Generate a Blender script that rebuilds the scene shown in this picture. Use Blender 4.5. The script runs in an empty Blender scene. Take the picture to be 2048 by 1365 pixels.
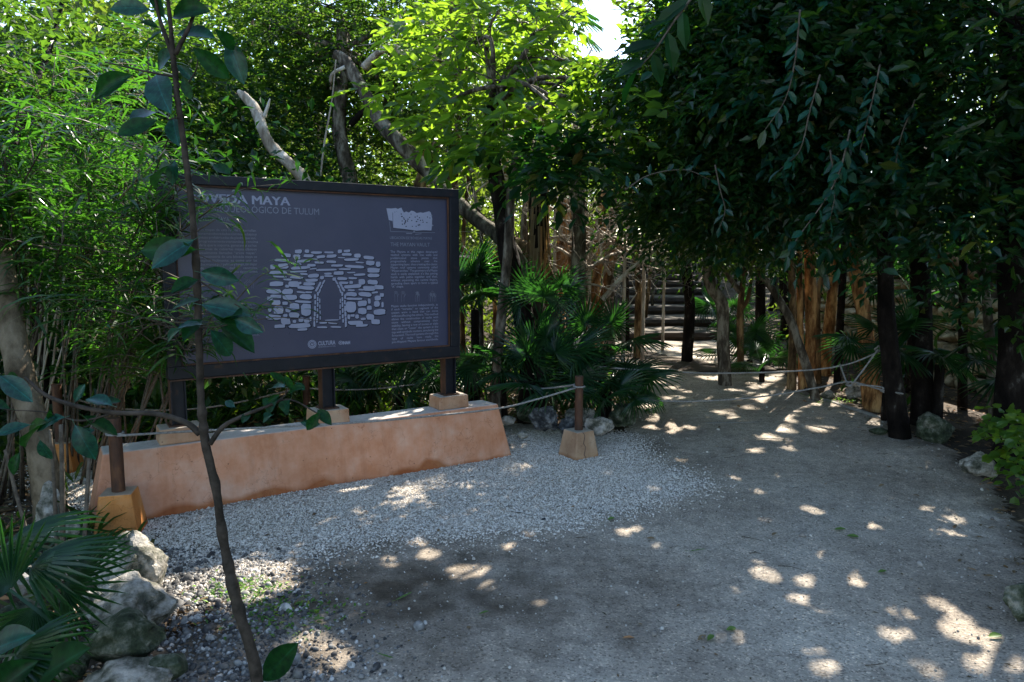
import bpy, math, random
import numpy as np
from mathutils import Vector, noise
rng = np.random.default_rng(7)
random.seed(7)
sc = bpy.context.scene
COL = sc.collection

# ------------------------------------------------------------------ camera
FPX, PITCH = 1450.0, math.radians(6.57)
CAM = np.array([0.0, 0.0, 1.6])
cd = bpy.data.cameras.new('camera'); cam = bpy.data.objects.new('camera', cd); COL.objects.link(cam)
cam.location = CAM; cam.rotation_euler = (math.pi/2 - PITCH, 0, 0)
cd.sensor_width = 36; cd.lens = FPX/2048*36; cd.clip_end = 600; cd.clip_start = 0.05
sc.camera = cam

# ------------------------------------------------------------------ light
AZ, EL = math.radians(28), math.radians(43)
SUN = np.array([math.sin(AZ)*math.cos(EL), math.cos(AZ)*math.cos(EL), math.sin(EL)])
w = bpy.data.worlds.new('World'); sc.world = w; w.use_nodes = True
nt = w.node_tree; nt.nodes.clear()
sky = nt.nodes.new('ShaderNodeTexSky'); sky.sky_type = 'NISHITA'; sky.sun_disc = False
sky.sun_elevation = EL; sky.sun_rotation = AZ; sky.air_density = 1.0; sky.dust_density = 0.6; sky.ozone_density = 0.8
bg = nt.nodes.new('ShaderNodeBackground'); bg.inputs[1].default_value = 0.145
wo = nt.nodes.new('ShaderNodeOutputWorld')
nt.links.new(sky.outputs[0], bg.inputs[0]); nt.links.new(bg.outputs[0], wo.inputs[0])
sd = bpy.data.lights.new('sun', 'SUN'); sd.energy = 4.8; sd.angle = math.radians(0.53); sd.color = (1.0, 0.93, 0.82)
so = bpy.data.objects.new('sun', sd); COL.objects.link(so)
so.rotation_euler = Vector(-SUN).to_track_quat('-Z', 'Y').to_euler(); so.location = (8, 14, 20)
vs = sc.view_settings
sc.display_settings.display_device = 'sRGB'
vs.view_transform = 'Standard'; vs.look = 'None'; vs.gamma = 1; vs.use_curve_mapping = False; vs.exposure = 1.78
sc.render.engine = 'CYCLES'
cy = sc.cycles
cy.max_bounces = 8; cy.diffuse_bounces = 3; cy.glossy_bounces = 2; cy.transmission_bounces = 5; cy.transparent_max_bounces = 4
cy.caustics_reflective = False; cy.caustics_refractive = False; cy.sample_clamp_indirect = 4
cy.use_denoising = True
try: cy.denoiser = 'OPENIMAGEDENOISE'; cy.denoising_input_passes = 'RGB_ALBEDO_NORMAL'
except Exception: pass

# ------------------------------------------------------------------ helpers
_f = np.array([0, math.cos(PITCH), -math.sin(PITCH)]); _u = np.array([0, math.sin(PITCH), math.cos(PITCH)]); _r = np.array([1.0, 0, 0])
def ray(px, py): return _f + (px-1024)/FPX*_r - (py-682.5)/FPX*_u
def P(px, py, d):
    r = ray(px, py); return CAM + r*(d/r[1])
def G(px, py, z=0.0):
    r = ray(px, py); return CAM + r*((z-1.6)/r[2])
def nrm(v):
    v = np.asarray(v, float); return v/np.maximum(np.linalg.norm(v, axis=-1, keepdims=True), 1e-9)

def tag(o, label=None, cat=None, group=None, kind=None):
    if label: o['label'] = label
    if cat: o['category'] = cat
    if group: o['group'] = group
    if kind: o['kind'] = kind
    return o
def empty(name, loc=(0, 0, 0)):
    o = bpy.data.objects.new(name, None); COL.objects.link(o); o.location = loc; o.empty_display_size = .1
    return o
def thing(name, label, cat, loc=(0, 0, 0), group=None):
    return tag(empty(name, loc), label, cat, group)
def wloc(o):
    v = np.zeros(3)
    while o is not None: v += np.array(o.location); o = o.parent
    return v
def link(name, me, mat=None, parent=None, local=False):
    """a mesh in world coordinates (or, if local, in its parent's) becomes one object"""
    o = bpy.data.objects.new(name, me); COL.objects.link(o)
    if mat is not None and not me.materials: me.materials.append(mat)
    if parent is not None:
        o.parent = parent
        if not local: o.location = tuple(-wloc(parent))
    return o
def np_mesh(name, verts, faces, smooth=False):
    """verts (N,3); faces = list of int arrays (M,k)"""
    me = bpy.data.meshes.new(name)
    verts = np.asarray(verts, np.float32)
    me.vertices.add(len(verts)); me.vertices.foreach_set('co', verts.ravel())
    idx = np.concatenate([f.ravel() for f in faces]).astype(np.int32)
    tot = np.concatenate([np.full(len(f), f.shape[1], np.int32) for f in faces])
    st = np.concatenate([[0], np.cumsum(tot)[:-1]]).astype(np.int32)
    me.loops.add(len(idx)); me.loops.foreach_set('vertex_index', idx)
    me.polygons.add(len(tot)); me.polygons.foreach_set('loop_start', st); me.polygons.foreach_set('loop_total', tot)
    me.update(calc_edges=True)
    me.polygons.foreach_set('use_smooth', np.full(len(tot), bool(smooth)))
    return me
class MB:
    def __init__(s): s.v = []; s.f = {}; s.n = 0
    def add(s, v, faces):
        v = np.asarray(v, float)
        for f in faces:
            f = np.asarray(f, int)
            if f.ndim == 1: f = f[None]
            s.f.setdefault(f.shape[1], []).append(f + s.n)
        s.v.append(v); s.n += len(v)
    def box(s, c, u, v, w_):   # centre and three half-vectors
        c, u, v, w_ = [np.asarray(a, float) for a in (c, u, v, w_)]
        vs_ = [c+a*u+b*v+d*w_ for a in (-1, 1) for b in (-1, 1) for d in (-1, 1)]
        s.add(vs_, [[[0, 1, 3, 2], [4, 6, 7, 5], [0, 4, 5, 1], [2, 3, 7, 6], [0, 2, 6, 4], [1, 5, 7, 3]]])
    def poly(s, pts): s.add(pts, [list(range(len(pts)))])
    def mesh(s, name, smooth=False):
        return np_mesh(name, np.concatenate(s.v), [np.concatenate(x) for x in s.f.values()], smooth)
    def build(s, name, mat, parent=None, smooth=False): return link(name, s.mesh(name, smooth), mat, parent)

def catmull(pts, n=6):
    pts = np.asarray(pts, float)
    if len(pts) < 3: 
        t = np.linspace(0, 1, n+1)[:, None]; return pts[0]*(1-t)+pts[-1]*t
    p = np.vstack([2*pts[0]-pts[1], pts, 2*pts[-1]-pts[-2]]); out = []
    for i in range(1, len(p)-2):
        for k in range(n):
            t = k/n
            out.append(.5*((2*p[i])+(-p[i-1]+p[i+1])*t+(2*p[i-1]-5*p[i]+4*p[i+1]-p[i+2])*t*t+(-p[i-1]+3*p[i]-3*p[i+1]+p[i+2])*t**3))
    out.append(pts[-1]); return np.array(out)
def tube(mb, pts, rad, sides=8, lump=0.0, cap=True, sub=5, seed=0):
    """tapered tube along control points; rad = list per control point"""
    q = catmull(np.c_[np.asarray(pts, float), np.asarray(rad, float)], sub)
    c, r = q[:, :3], np.maximum(q[:, 3], 1e-4)
    t = nrm(np.gradient(c, axis=0)); ref = np.array([.31, .9, .1]) if abs(t[0][2]) > .6 else np.array([0, 0, 1.0])
    a = nrm(np.cross(t, ref)); b = np.cross(t, a)
    th = np.arange(sides)/sides*2*math.pi
    k = np.arange(len(c))[:, None]
    lum = 1 + lump*(np.sin(3*th[None]+k*.37+seed)*.5+np.sin(2*th[None]-k*.61+seed*2)*.5 + rng.normal(0, .35, (len(c), sides)))
    v = c[:, None] + (r[:, None]*lum)[..., None]*(np.cos(th)[None, :, None]*a[:, None]+np.sin(th)[None, :, None]*b[:, None])
    n = len(c); base = np.arange(n-1)[:, None]*sides; j = np.arange(sides)[None]; j2 = (j+1) % sides
    f = np.stack([base+j, base+j2, base+sides+j2, base+sides+j], -1).reshape(-1, 4)
    mb.add(v.reshape(-1, 3), [f])
    if cap:
        mb.f.setdefault(sides, []).append(np.array([np.arange(sides)[::-1]]) + mb.n - n*sides)
        mb.f.setdefault(sides, []).append(np.array([np.arange(sides)+(n-1)*sides]) + mb.n - n*sides)

# ------------------------------------------------------------------ materials
def mat(name): 
    m = bpy.data.materials.new(name); m.use_nodes = True; nt = m.node_tree; nt.nodes.clear()
    return m, nt, nt.nodes.new, nt.links.new
def ramp(N, stops):
    r = N('ShaderNodeValToRGB'); e = r.color_ramp.elements
    e[0].position, e[0].color = stops[0][0], (*stops[0][1], 1); e[1].position, e[1].color = stops[-1][0], (*stops[-1][1], 1)
    for p, c in stops[1:-1]:
        x = e.new(p); x.color = (*c, 1)
    return r
def surface(name, stops, scale=6, detail=8, rough=.85, bump=.3, bscale=None, bdist=.01, stretch=(1, 1, 1), island=0.0, spec=.3, extra=None, metal=0.0):
    m, nt, N, L = mat(name)
    out = N('ShaderNodeOutputMaterial'); b = N('ShaderNodeBsdfPrincipled'); L(b.outputs[0], out.inputs[0])
    b.inputs['Roughness'].default_value = rough; b.inputs['Specular IOR Level'].default_value = spec; b.inputs['Metallic'].default_value = metal
    tc = N('ShaderNodeTexCoord'); mp = N('ShaderNodeMapping'); mp.inputs['Scale'].default_value = stretch
    geo = N('ShaderNodeNewGeometry'); L(geo.outputs['Position'], mp.inputs[0])
    n1 = N('ShaderNodeTexNoise'); n1.inputs['Scale'].default_value = scale; n1.inputs['Detail'].default_value = detail; n1.inputs['Roughness'].default_value = .65
    L(mp.outputs[0], n1.inputs[0])
    r = ramp(N, stops); 
    if island:
        ad = N('ShaderNodeMath'); ad.operation = 'MULTIPLY_ADD'; ad.inputs[1].default_value = island; L(geo.outputs['Random Per Island'], ad.inputs[0])
        sb = N('ShaderNodeMath'); sb.operation = 'SUBTRACT'; L(n1.outputs[0], sb.inputs[0]); sb.inputs[1].default_value = island/2
        L(sb.outputs[0], ad.inputs[2]); L(ad.outputs[0], r.inputs[0])
    else: L(n1.outputs[0], r.inputs[0])
    L(r.outputs[0], b.inputs['Base Color'])
    n2 = N('ShaderNodeTexNoise'); n2.inputs['Scale'].default_value = bscale or scale*5; n2.inputs['Detail'].default_value = 6; n2.inputs['Roughness'].default_value = .7
    L(mp.outputs[0], n2.inputs[0])
    bp = N('ShaderNodeBump'); bp.inputs['Strength'].default_value = bump; bp.inputs['Distance'].default_value = bdist
    L(n2.outputs[0], bp.inputs['Height']); L(bp.outputs[0], b.inputs['Normal'])
    if extra: extra(m, nt, N, L, b, r, geo)
    return m
def leafmat(name, dark, light, trans, rough=.38, tf=.5, spec=.45):
    """thin leaf: glossy diffuse front, light passing through; colour differs from leaf to leaf"""
    m, nt, N, L = mat(name)
    out = N('ShaderNodeOutputMaterial'); b = N('ShaderNodeBsdfPrincipled')
    b.inputs['Roughness'].default_value = rough; b.inputs['Specular IOR Level'].default_value = spec
    geo = N('ShaderNodeNewGeometry'); r = ramp(N, [(0, dark), (.7, light), (.93, (light[0]*1.8, light[1]*1.25, light[2])), (1, (light[1]*1.5+.02, light[1]*1.2+.01, light[2]))])
    L(geo.outputs['Random Per Island'], r.inputs[0]); L(r.outputs[0], b.inputs['Base Color'])
    t = N('ShaderNodeBsdfTranslucent'); r2 = ramp(N, [(0, tuple(a*.75 for a in trans)), (1, trans)]); L(geo.outputs['Random Per Island'], r2.inputs[0]); L(r2.outputs[0], t.inputs[0])
    mx = N('ShaderNodeMixShader'); mx.inputs[0].default_value = tf; L(b.outputs[0], mx.inputs[1]); L(t.outputs[0], mx.inputs[2]); L(mx.outputs[0], out.inputs[0])
    return m
def veined(m):
    nt = m.node_tree; N = nt.nodes.new; L = nt.links.new; b = [n for n in nt.nodes if n.type == 'BSDF_PRINCIPLED'][0]; tr = [n for n in nt.nodes if n.type == 'BSDF_TRANSLUCENT'][0]
    tc = N('ShaderNodeTexCoord'); sx = N('ShaderNodeSeparateXYZ'); L(tc.outputs['Object'], sx.inputs[0])
    def mth(op, a, c=None, v=None):
        q = N('ShaderNodeMath'); q.operation = op
        L(a, q.inputs[0])
        if c is not None: L(c, q.inputs[1])
        if v is not None: q.inputs[1].default_value = v
        return q.outputs[0]
    ay = mth('ABSOLUTE', sx.outputs[1]); mid = mth('LESS_THAN', ay, v=.011)
    ph = mth('SUBTRACT', mth('MULTIPLY', sx.outputs[0], v=55), mth('MULTIPLY', ay, v=48)); vein = mth('GREATER_THAN', mth('SINE', ph), v=.93)
    nz = N('ShaderNodeTexNoise'); nz.inputs['Scale'].default_value = 7; nz.inputs['Detail'].default_value = 6; L(tc.outputs['Object'], nz.inputs[0])
    al = mth('MAXIMUM', mid, mth('MULTIPLY', vein, v=.35))
    for node, k in ((b, 2.6), (tr, .45)):
        src = node.inputs[0].links[0].from_socket; mx = N('ShaderNodeMix'); mx.data_type = 'RGBA'; mx.blend_type = 'MULTIPLY'; L(al, mx.inputs[0]); L(src, mx.inputs[6]); mx.inputs[7].default_value = (k, k, k, 1)
        m2 = N('ShaderNodeMix'); m2.data_type = 'RGBA'; m2.blend_type = 'MULTIPLY'; m2.inputs[0].default_value = .8; rr_ = ramp(N, [(.35, (.5, .5, .5)), (.65, (1.5, 1.4, 1.2))]); L(nz.outputs[0], rr_.inputs[0]); L(mx.outputs[2], m2.inputs[6]); L(rr_.outputs[0], m2.inputs[7]); L(m2.outputs[2], node.inputs[0])
    bp = N('ShaderNodeBump'); bp.inputs['Strength'].default_value = .5; bp.inputs['Distance'].default_value = .002; L(al, bp.inputs['Height']); L(bp.outputs[0], b.inputs['Normal'])
M = {}
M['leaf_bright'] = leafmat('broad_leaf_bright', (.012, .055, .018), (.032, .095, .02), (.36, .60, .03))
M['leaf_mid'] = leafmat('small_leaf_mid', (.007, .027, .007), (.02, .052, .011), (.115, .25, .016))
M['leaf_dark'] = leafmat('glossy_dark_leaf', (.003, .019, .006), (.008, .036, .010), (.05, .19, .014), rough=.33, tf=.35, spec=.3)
M['leaf_sky_tint'] = leafmat('sky_tinted_leaf', (.003, .032, .020), (.007, .062, .045), (.05, .2, .02), rough=.35, tf=.3, spec=.35)  # teal base colour stands in for sky reflected on the leaves
M['leaf_far'] = leafmat('distant_leaf', (.012, .032, .008), (.035, .07, .014), (.24, .36, .03), rough=.5)
M['leaf_lance'] = leafmat('lance_leaf', (.006, .031, .008), (.019, .064, .012), (.09, .29, .018), rough=.32)
M['leaf_sap'] = leafmat('sapling_leaf', (.002, .02, .008), (.004, .03, .010), (.02, .13, .006), rough=.4, tf=.42, spec=.22)
M['leaf_sap_blue'] = leafmat('sapling_leaf_sky_sheen', (.003, .03, .026), (.005, .045, .036), (.03, .13, .02), rough=.34, tf=.3, spec=.4)  # same sapling leaf with a bluish sky sheen put into its colour
veined(M['leaf_sap']); veined(M['leaf_sap_blue'])
M['leaf_palm'] = leafmat('fan_palm_leaf', (.006, .028, .013), (.014, .05, .02), (.06, .24, .025), rough=.34, tf=.35, spec=.4)
M['leaf_dry'] = leafmat('dry_leaf', (.10, .06, .03), (.24, .17, .09), (.3, .18, .06), rough=.7, tf=.25)
M['litter'] = leafmat('dark_litter', (.03, .025, .015), (.12, .09, .05), (.05, .04, .01), rough=.8, tf=.1, spec=.1)
M['leaf_fallen'] = leafmat('fallen_green_leaf', (.05, .11, .02), (.09, .16, .03), (.2, .4, .05), rough=.5, tf=.2)
M['grass'] = leafmat('weed_leaf', (.04, .12, .02), (.09, .2, .04), (.3, .6, .06), rough=.5)
M['bark_grey'] = surface('grey_bark', [(.36, (.025, .02, .014)), (.5, (.085, .068, .05)), (.62, (.26, .23, .18))], 11, spec=.15, stretch=(1, 1, .35), bump=.7, bdist=.02)
M['bark_pale'] = surface('pale_bark', [(.34, (.05, .036, .022)), (.5, (.13, .10, .065)), (.64, (.24, .19, .13))], 8, stretch=(1, 1, .6), bump=.6, bdist=.015, spec=.15)
M['bark_dark'] = surface('dark_bark', [(.34, (.004, .003, .0025)), (.52, (.014, .010, .008)), (.61, (.028, .022, .018)), (.66, (.10, .09, .075))], 9, spec=.1, stretch=(1, 1, .5), bump=.8, bdist=.02)
M['bark_red'] = surface('red_peeling_bark', [(.36, (.06, .028, .012)), (.48, (.28, .13, .05)), (.60, (.66, .38, .16))], 10, spec=.1, stretch=(1, 1, .3), bump=.7, bdist=.02)  # red bark, brightened in place of warm bounce off the sunlit ground
M['bark_tan'] = surface('tan_bark', [(.36, (.035, .022, .012)), (.5, (.12, .075, .038)), (.62, (.34, .23, .12))], 11, spec=.1, stretch=(1, 1, .3), bump=.7, bdist=.02)
M['dead_wood'] = surface('bleached_dead_wood', [(.34, (.14, .10, .07)), (.5, (.38, .32, .25)), (.62, (.60, .54, .46))], 9, stretch=(1, 1, .3), bump=.6, bdist=.02)
M['twig'] = surface('twig_bark', [(.35, (.045, .035, .025)), (.65, (.14, .115, .085))], 20, bump=.4)
M['sap_bark'] = surface('sapling_bark', [(.35, (.022, .018, .013)), (.65, (.07, .055, .042))], 26, spec=.15, bump=.5, bdist=.004, bscale=90)
M['timber'] = surface('weathered_timber', [(.3, (.02, .014, .01)), (.7, (.075, .055, .04))], 9, stretch=(.4, 1, 1), bump=.5)
M['rock'] = surface('pale_limestone', [(.34, (.04, .045, .03)), (.44, (.15, .145, .11)), (.52, (.36, .33, .28)), (.66, (.62, .57, .50))], 11, 12, bump=1.0, bscale=24, bdist=.035)
M['rock_moss'] = surface('mossy_rock', [(.36, (.012, .02, .01)), (.48, (.045, .06, .03)), (.56, (.12, .13, .09)), (.66, (.30, .29, .23))], 12, 12, bump=1.0, bscale=24, bdist=.035)
M['rock_dark'] = surface('dark_grey_rock', [(.36, (.015, .017, .02)), (.5, (.06, .065, .07)), (.64, (.25, .25, .25))], 14, 12, bump=1.0, bscale=30, bdist=.03)
M['wall_stone'] = surface('dry_stone', [(.32, (.12, .095, .05)), (.48, (.38, .31, .19)), (.64, (.66, .57, .38))], 7, 8, bump=.9, bscale=30, bdist=.015)  # ochre tint carries the yellow light falling on the wall
M['gravel'] = surface('pale_gravel', [(.08, (.30, .26, .21)), (.4, (.54, .48, .405)), (.75, (.68, .615, .53)), (1, (.78, .72, .64))], 30, 2, bump=.3, bscale=200, bdist=.002, island=.9)
M['pebble'] = surface('grey_pebbles', [(.12, (.045, .043, .042)), (.5, (.13, .125, .118)), (.82, (.26, .25, .23)), (.95, (.5, .47, .43))], 30, 2, bump=.3, bscale=160, bdist=.002, island=.9)
M['grit'] = surface('sand_grit', [(.12, (.16, .14, .12)), (.5, (.28, .25, .21)), (.9, (.5, .46, .4))], 30, 2, bump=.3, bscale=200, bdist=.002, island=.9)
M['rope'] = surface('white_rope', [(.3, (.14, .13, .12)), (.7, (.36, .34, .31))], 60, bump=.8, bscale=240, bdist=.003)
M['panel'] = surface('slate_blue_panel', [(.35, (.050, .052, .090)), (.65, (.064, .064, .106))], 2, rough=.36, bump=.02, bdist=.001, spec=.5)
M['print'] = surface('pale_print', [(.4, (.29, .30, .40)), (.6, (.33, .34, .44))], 3, rough=.5, bump=0)
M['print_mid'] = surface('grey_print', [(.4, (.20, .21, .27)), (.6, (.23, .24, .30))], 3, rough=.5, bump=0)
M['print_dark'] = surface('dark_print', [(.4, (.018, .02, .035)), (.6, (.02, .023, .04))], 3, rough=.5, bump=0)
M['frame'] = surface('dark_painted_steel', [(.35, (.006, .007, .011)), (.6, (.012, .013, .018)), (.72, (.05, .024, .014))], 14, rough=.5, bump=.15, bdist=.002, spec=.3)
M['rust'] = surface('rusted_steel', [(.3, (.03, .018, .013)), (.55, (.09, .04, .022)), (.72, (.17, .075, .035))], 14, rough=.65, bump=.4, bdist=.003, stretch=(1, 1, .4))

def plaster(name, a, b_, c, topc):
    def ex(m, nt, N, L, b, r, geo):
        # greyer colour on upward faces, damp foot near the ground, small dark pits
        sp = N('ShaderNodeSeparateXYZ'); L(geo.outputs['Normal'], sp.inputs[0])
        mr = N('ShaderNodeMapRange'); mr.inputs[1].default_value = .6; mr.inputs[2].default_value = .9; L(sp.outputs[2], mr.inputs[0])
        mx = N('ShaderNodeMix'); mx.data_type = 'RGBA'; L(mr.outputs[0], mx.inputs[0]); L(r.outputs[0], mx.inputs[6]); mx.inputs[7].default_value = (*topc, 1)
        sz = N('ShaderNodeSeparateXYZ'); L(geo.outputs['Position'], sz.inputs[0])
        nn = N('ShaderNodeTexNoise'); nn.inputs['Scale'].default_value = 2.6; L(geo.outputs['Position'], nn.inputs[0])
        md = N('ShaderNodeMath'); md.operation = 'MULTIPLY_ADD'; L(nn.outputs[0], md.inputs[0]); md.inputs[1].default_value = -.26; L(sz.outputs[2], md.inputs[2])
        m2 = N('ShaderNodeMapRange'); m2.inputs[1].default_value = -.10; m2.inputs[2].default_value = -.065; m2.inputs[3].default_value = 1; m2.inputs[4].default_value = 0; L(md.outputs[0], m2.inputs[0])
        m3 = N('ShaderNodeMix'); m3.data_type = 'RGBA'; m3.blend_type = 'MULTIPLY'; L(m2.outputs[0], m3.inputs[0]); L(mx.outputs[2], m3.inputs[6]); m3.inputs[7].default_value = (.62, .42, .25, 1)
        st = N('ShaderNodeMapping'); st.inputs['Scale'].default_value = (9, 9, .9); L(geo.outputs['Position'], st.inputs[0]); sn = N('ShaderNodeTexNoise'); sn.inputs['Scale'].default_value = 1.6; sn.inputs['Detail'].default_value = 9; sn.inputs['Roughness'].default_value = .7; L(st.outputs[0], sn.inputs[0])
        sr = ramp(N, [(.38, (.66, .6, .56)), (.5, (1, 1, 1)), (.62, (1.16, 1.16, 1.18))]); L(sn.outputs[0], sr.inputs[0]); m6 = N('ShaderNodeMix'); m6.data_type = 'RGBA'; m6.blend_type = 'MULTIPLY'; m6.inputs[0].default_value = .28; L(m3.outputs[2], m6.inputs[6]); L(sr.outputs[0], m6.inputs[7]); m3 = m6
        wv = N('ShaderNodeTexVoronoi'); wv.feature = 'DISTANCE_TO_EDGE'; wv.inputs['Scale'].default_value = 1.7; dn = N('ShaderNodeVectorMath'); dn.operation = 'ADD'; dc = N('ShaderNodeTexNoise'); dc.inputs['Scale'].default_value = 5; dc.inputs['Detail'].default_value = 6; L(geo.outputs['Position'], dc.inputs[0]); L(geo.outputs['Position'], dn.inputs[0]); L(dc.outputs['Color'], dn.inputs[1]); L(dn.outputs[0], wv.inputs[0])
        wr = N('ShaderNodeMapRange'); wr.inputs[1].default_value = .002; wr.inputs[2].default_value = .006; wr.inputs[3].default_value = .5; wr.inputs[4].default_value = 0; L(wv.outputs['Distance'], wr.inputs[0]); m7 = N('ShaderNodeMix'); m7.data_type = 'RGBA'; m7.blend_type = 'MULTIPLY'; L(wr.outputs[0], m7.inputs[0]); L(m3.outputs[2], m7.inputs[6]); m7.inputs[7].default_value = (.4, .32, .28, 1); m3 = m7
        vo = N('ShaderNodeTexVoronoi'); vo.inputs['Scale'].default_value = 11; L(geo.outputs['Position'], vo.inputs[0])
        m4 = N('ShaderNodeMapRange'); m4.inputs[1].default_value = .035; m4.inputs[2].default_value = .06; m4.inputs[3].default_value = .75; m4.inputs[4].default_value = 0; L(vo.outputs['Distance'], m4.inputs[0])
        m5 = N('ShaderNodeMix'); m5.data_type = 'RGBA'; L(m4.outputs[0], m5.inputs[0]); L(m3.outputs[2], m5.inputs[6]); m5.inputs[7].default_value = (.10, .05, .03, 1)
        L(m5.outputs[2], b.inputs['Base Color'])
    return surface(name, [(.33, a), (.5, b_), (.67, c)], 4.6, 14, rough=.8, bump=.25, bscale=18, bdist=.008, extra=ex)
M['plaster'] = plaster('terracotta_plaster', (.50, .205, .10), (.58, .28, .165), (.62, .37, .26), (.50, .45, .41))
M['plaster_foot'] = plaster('orange_concrete', (.50, .18, .045), (.60, .24, .065), (.60, .30, .12), (.36, .27, .19))

M['plaster_pad'] = plaster('terracotta_pad', (.36, .18, .095), (.45, .26, .155), (.50, .34, .22), (.42, .35, .28))
M['plaster_pale'] = plaster('tan_concrete', (.33, .20, .12), (.42, .27, .165), (.46, .33, .23), (.36, .31, .24))
def groundmat(name, kind):
    m, nt, N, L = mat(name)
    out = N('ShaderNodeOutputMaterial'); b = N('ShaderNodeBsdfPrincipled'); L(b.outputs[0], out.inputs[0])
    b.inputs['Roughness'].default_value = .9; b.inputs['Specular IOR Level'].default_value = .2
    geo = N('ShaderNodeNewGeometry')
    n1 = N('ShaderNodeTexNoise'); n1.inputs['Scale'].default_value = 1.1; n1.inputs['Detail'].default_value = 5; L(geo.outputs['Position'], n1.inputs[0])
    n2 = N('ShaderNodeTexNoise'); n2.inputs['Scale'].default_value = 9; n2.inputs['Detail'].default_value = 12; n2.inputs['Roughness'].default_value = .85; L(geo.outputs['Position'], n2.inputs[0])
    vo = N('ShaderNodeTexVoronoi'); vo.inputs['Scale'].default_value = 70; L(geo.outputs['Position'], vo.inputs[0])
    if kind == 'sand': s1 = [(.3, (.31, .26, .205)), (.5, (.44, .375, .30)), (.7, (.54, .475, .39))]; s2 = [(.3, (.5, .48, .46)), (.5, (1, 1, 1)), (.7, (1.5, 1.45, 1.4))]
    else: s1 = [(.3, (.035, .026, .018)), (.5, (.075, .055, .038)), (.7, (.13, .10, .07))]; s2 = [(.3, (.4, .4, .4)), (.52, (1, 1, 1)), (.7, (1.9, 1.8, 1.6))]
    r1 = ramp(N, s1); r2 = ramp(N, s2); L(n1.outputs[0], r1.inputs[0]); L(n2.outputs[0], r2.inputs[0])
    mx = N('ShaderNodeMix'); mx.data_type = 'RGBA'; mx.blend_type = 'MULTIPLY'; mx.inputs[0].default_value = 1; L(r1.outputs[0], mx.inputs[6]); L(r2.outputs[0], mx.inputs[7])
    src = mx.outputs[2]
    v2 = N('ShaderNodeTexVoronoi'); v2.inputs['Scale'].default_value = 120; L(geo.outputs['Position'], v2.inputs[0])
    rs = ramp(N, [(0, (.25, .24, .23)), (.08, (.5, .49, .47)), (.2, (1, 1, 1)), (.85, (1, 1, 1)), (.93, (1.5, 1.45, 1.4)), (1, (2.0, 1.95, 1.85))]); sx = N('ShaderNodeSeparateColor'); L(v2.outputs['Color'], sx.inputs[0]); L(sx.outputs[0], rs.inputs[0])
    ms = N('ShaderNodeMix'); ms.data_type = 'RGBA'; ms.blend_type = 'MULTIPLY'; ms.inputs[0].default_value = .7; L(src, ms.inputs[6]); L(rs.outputs[0], ms.inputs[7]); src = ms.outputs[2]
    if kind == 'sand':
        # trodden sand gives way to dark earth along the borders
        at = N('ShaderNodeAttribute'); at.attribute_name = 'earth'
        n3 = N('ShaderNodeTexNoise'); n3.inputs['Scale'].default_value = 5; n3.inputs['Detail'].default_value = 7; L(geo.outputs['Position'], n3.inputs[0])
        ad = N('ShaderNodeMath'); ad.operation = 'ADD'; L(at.outputs['Fac'], ad.inputs[0]); L(n3.outputs[0], ad.inputs[1])
        mr = N('ShaderNodeMapRange'); mr.inputs[1].default_value = .72; mr.inputs[2].default_value = 1.4; L(ad.outputs[0], mr.inputs[0])
        m2 = N('ShaderNodeMix'); m2.data_type = 'RGBA'; L(mr.outputs[0], m2.inputs[0]); L(src, m2.inputs[6]); 
        m3 = N('ShaderNodeMix'); m3.data_type = 'RGBA'; m3.blend_type = 'MULTIPLY'; m3.inputs[0].default_value = 1; m3.inputs[6].default_value = (.10, .078, .055, 1); L(r2.outputs[0], m3.inputs[7])
        L(m3.outputs[2], m2.inputs[7]); src = m2.outputs[2]
    L(src, b.inputs['Base Color'])
    ad = N('ShaderNodeMath'); ad.operation = 'MULTIPLY_ADD'; L(vo.outputs['Distance'], ad.inputs[0]); ad.inputs[1].default_value = -.35; L(n2.outputs[0], ad.inputs[2])
    bp = N('ShaderNodeBump'); bp.inputs['Strength'].default_value = 1; bp.inputs['Distance'].default_value = .014; L(ad.outputs[0], bp.inputs['Height']); L(bp.outputs[0], b.inputs['Normal'])
    return m
M['sand'] = groundmat('trodden_sand', 'sand'); M['soil'] = groundmat('forest_soil', 'soil')
M['tread'] = surface('earthy_tread', [(.3, (.04, .03, .022)), (.5, (.10, .08, .055)), (.7, (.19, .155, .115))], 5, 12, bump=.6, bscale=30)
M['concrete'] = surface('dusty_concrete', [(.3, (.22, .21, .19)), (.7, (.36, .34, .31))], 9, bump=.2)

# ------------------------------------------------------------------ the lie of the land
NSTEP, Y0, TREAD, RISE = 17, 12.6, 1.36, .152
def path_cx(y): return 2.75 + .03*np.clip(y-8, 0, 5) + .16*np.clip(y-12, 0, 60)
def ramp_z(y): return np.clip((y-Y0)*RISE/TREAD, 0, NSTEP*RISE)
def H(x, y):
    """terrain beside the path"""
    z = ramp_z(y)
    z = z + .25*np.clip((x-5.5-.2*np.clip(y-8, 0, 99))/4, 0, 1) 
    z = z + np.where(y > 6, .04*np.sin(x*1.7+y*.9), 0)
    z = z - .26*((np.abs(x-path_cx(y)) < 1.35) & (y > 12.9))
    return z - .012

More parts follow.
